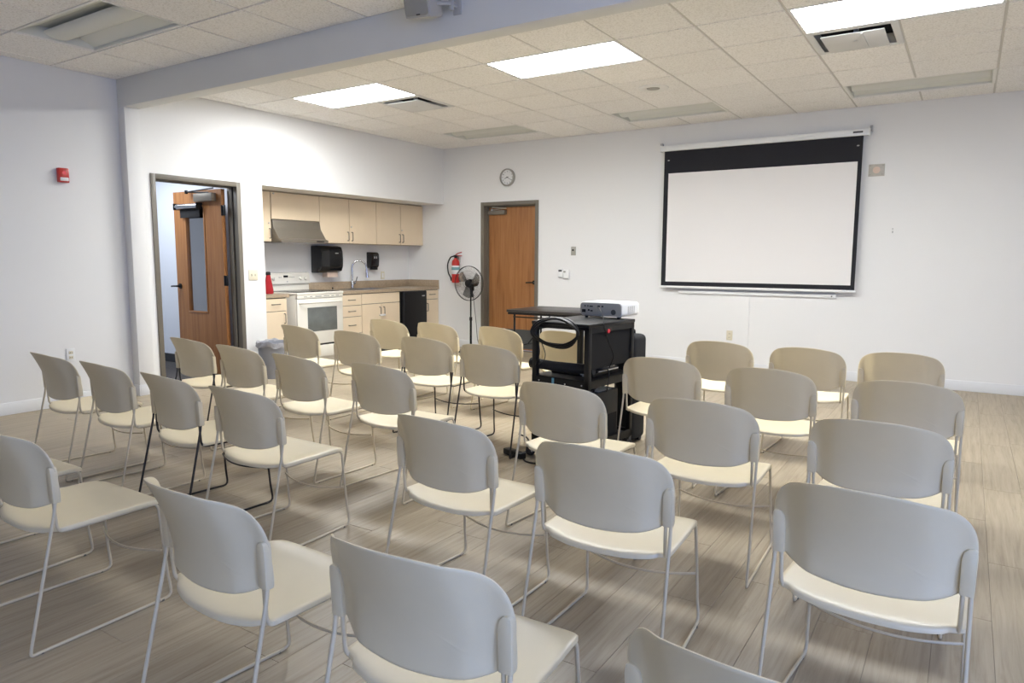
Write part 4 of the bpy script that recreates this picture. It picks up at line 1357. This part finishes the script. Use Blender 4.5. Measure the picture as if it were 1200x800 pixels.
# things lying on the floor next to the cart
ps = thing('power_strip', 'black power strip on the floor left of the cart', 'power strip', (1.06, -1.115, 0), radians(-20))
MB().box((-.11, -.028, 0), (.08, .028, .042), .008).build('strip_body', MT['black'], ps)
for x in (-.08, -.03, .02):
    MB().cyl((x, 0, .041), (x, 0, .0425), .016, seg=14).build('socket', MT['darkgrey'], ps)
fc = thing('floor_cable', 'black extension cable trailing on the floor by the black legged chair', 'cable', (0, 0, 0))
MB().tube(spline([(.76, -.60, .006), (.87, -.66, .006), (1.0, -.83, .006), (1.08, -1.01, .012), (1.13, -1.13, .006), (1.22, -1.20, .006), (1.40, -1.15, .006)], 8), .006, 8).build('cable_run', MT['black'], fc)

# ------------------------------------------------------------------ loudspeaker on the beam
ls = thing('wall_speaker', 'small grey loudspeaker mounted on the ceiling beam', 'speaker', (.67, -1.36, 2.90))
mtx = Matrix.Translation((-.03, -.16, -.01)) @ Matrix.Rotation(radians(-3), 4, 'Z') @ Matrix.Rotation(radians(16), 4, 'X') @ Matrix.Rotation(radians(6), 4, 'Y')
sb = MB().prism([(-.105, -.085), (.105, -.085), (.065, .085), (-.065, .085)], 2, -.075, .075, .014, mtx).build('speaker_shell', MT['lightgrey'], ls)
MB().prism(rrect(-.092, -.062, .092, .062, .02), 1, -.094, -.084, .003, mtx).build('speaker_grille', MT['grey'], sb)
MB().box((.0, -.0965, -.058), (.03, -.093, -.052), 0, mtx=mtx).build('badge', MT['black'], sb)
MB().box((.07, -.012, -.05), (.13, 0, .05), .003).tube([(.10, -.01, .0), (.10, -.09, -.005), (.045, -.14, -.01)], .012, 8).box((.085, -.08, -.04), (.112, -.055, .04), .003).build('speaker_bracket', MT['lightgrey'], ls)


# ------------------------------------------------------------------ ceiling fixtures
def troffer_lit(i, j, label):
    o = thing('ceiling_light', label, 'light', (i * T, j * T, H), 0, 'lit fluorescent ceiling lights')
    MB().quadframe((.004, .004), (2 * T - .004, T - .004), .022, -.006, .05, 2, .002).build('light_frame', MT['fixture'], o)
    MB().box((.026, .026, .0), (2 * T - .026, T - .026, .006)).build('diffuser', MT['lit'], o, smooth=0)
    a = area_light('added_diffuser_lamp', (T, T / 2, -.012), (0, 0, 0), 1.15, .54, ADDED_LAMP, WARM)  # added lamp just under the diffuser, evens out the light on the walls
    a.data.spread = radians(170)
    a.parent = o
    return o


def troffer_off(x, y, label, flip=False):
    o = thing('ceiling_light', label, 'light', (x, y, H), 0, 'unlit ceiling lights with centre baskets')
    L_, Wd = 2 * T, T
    MB().quadframe((.004, .004), (L_ - .004, Wd - .004), .022, -.005, .02, 2, .002).build('light_frame', MT['fixture'], o)
    # trough: two sloping reflectors, a roof and end plates
    mb = MB()
    mb.prism([(.026, .0), (.026, .02), (.17, .085), (.44, .085), (.584, .02), (.584, .0), (.578, .0), (.578, .016), (.436, .078), (.174, .078), (.032, .016), (.032, .0)], 0, .03, L_ - .03)
    mb.box((.026, .026, .0), (.034, Wd - .026, .085)).box((L_ - .034, .026, .0), (L_ - .026, Wd - .026, .085))
    mb.build('reflector', MT['fixgreen'], o, smooth=0)
    # rounded basket along the middle
    out = [(.305 + .10 * sin(radians(a_)), .045 - .04 * cos(radians(a_))) for a_ in range(-90, 91, 15)]
    MB().prism(out, 0, .05, L_ - .05).build('lamp_basket', MT['fixgreen'], o)
    return o


nm = ['leftmost, beside the dark edged vent', 'in the middle of the far ceiling', 'at the top right edge of the picture']
for (i, j), n_ in zip(LIT, nm):
    troffer_lit(i, j, 'brightly lit rectangular ceiling light ' + n_)
for (i, j) in UNLIT:
    if j == 0:
        troffer_off(i * T, 0, 'unlit ceiling light in line with the lit ones, beyond the right picture edge')
    elif j > 0:
        lab = {-4: 'unlit ceiling light near the back wall above the kitchenette corner', 0: 'unlit ceiling light near the back wall left of the screen', 4: 'unlit ceiling light near the back wall right of the screen', 8: 'unlit ceiling light near the back wall farthest right'}[i]
        troffer_off(i * T, j * T, lab)
    else:
        lab = {-4: 'unlit recessed ceiling light before the beam at the top left', 0: 'unlit ceiling light before the beam above the last row', 4: 'unlit ceiling light before the beam above the right chairs'}[i]
        troffer_off(i * T, YG - T, lab)


def vent(i, j, label):
    o = thing('ceiling_vent', label, 'vent', (i * T, j * T, H), 0, 'square ceiling air vents')
    MB().quadframe((.004, .004), (T - .004, T - .004), .05, -.006, .012, 2, .002).build('vent_frame', MT['vent'], o)
    MB().quadframe((.05, .05), (T - .05, T - .05), .004, .0, .075, 2).build('vent_neck', MT['vent'], o, smooth=0)
    MB().box((.052, .052, .07), (T - .052, T - .052, .075)).build('vent_cavity', MT['blackmatte'], o, smooth=0)
    MB().box((.095, .095, -.022), (T - .095, T - .095, -.014), .002).box((.29, .29, -.024), (.32, .32, .072)).build('centre_plate', MT['vent'], o)
    return o


vent(-3, 1, 'square ceiling vent with dark gaps beside the leftmost lit light')
v = vent(4, 1, 'square ceiling vent beside the lit light at the top right')
MB().box((.36, .11, -.028), (.375, .50, -.021)).build('deflector_blade', MT['vent'], v, smooth=0)
rd = thing('ceiling_speaker', 'round grille flush in a ceiling tile near the middle of the room', 'speaker', (.905, 1.55, H - .004))
MB().lathe([(.06, -.002), (.075, -.012), (.13, -.016), (.145, -.010), (.147, .0)], 36).build('trim_ring', MT['fixture'], rd)
MB().lathe([(0, -.016), (.058, -.013), (.064, -.003)], 28).build('centre_grille', MT['grey'], rd)
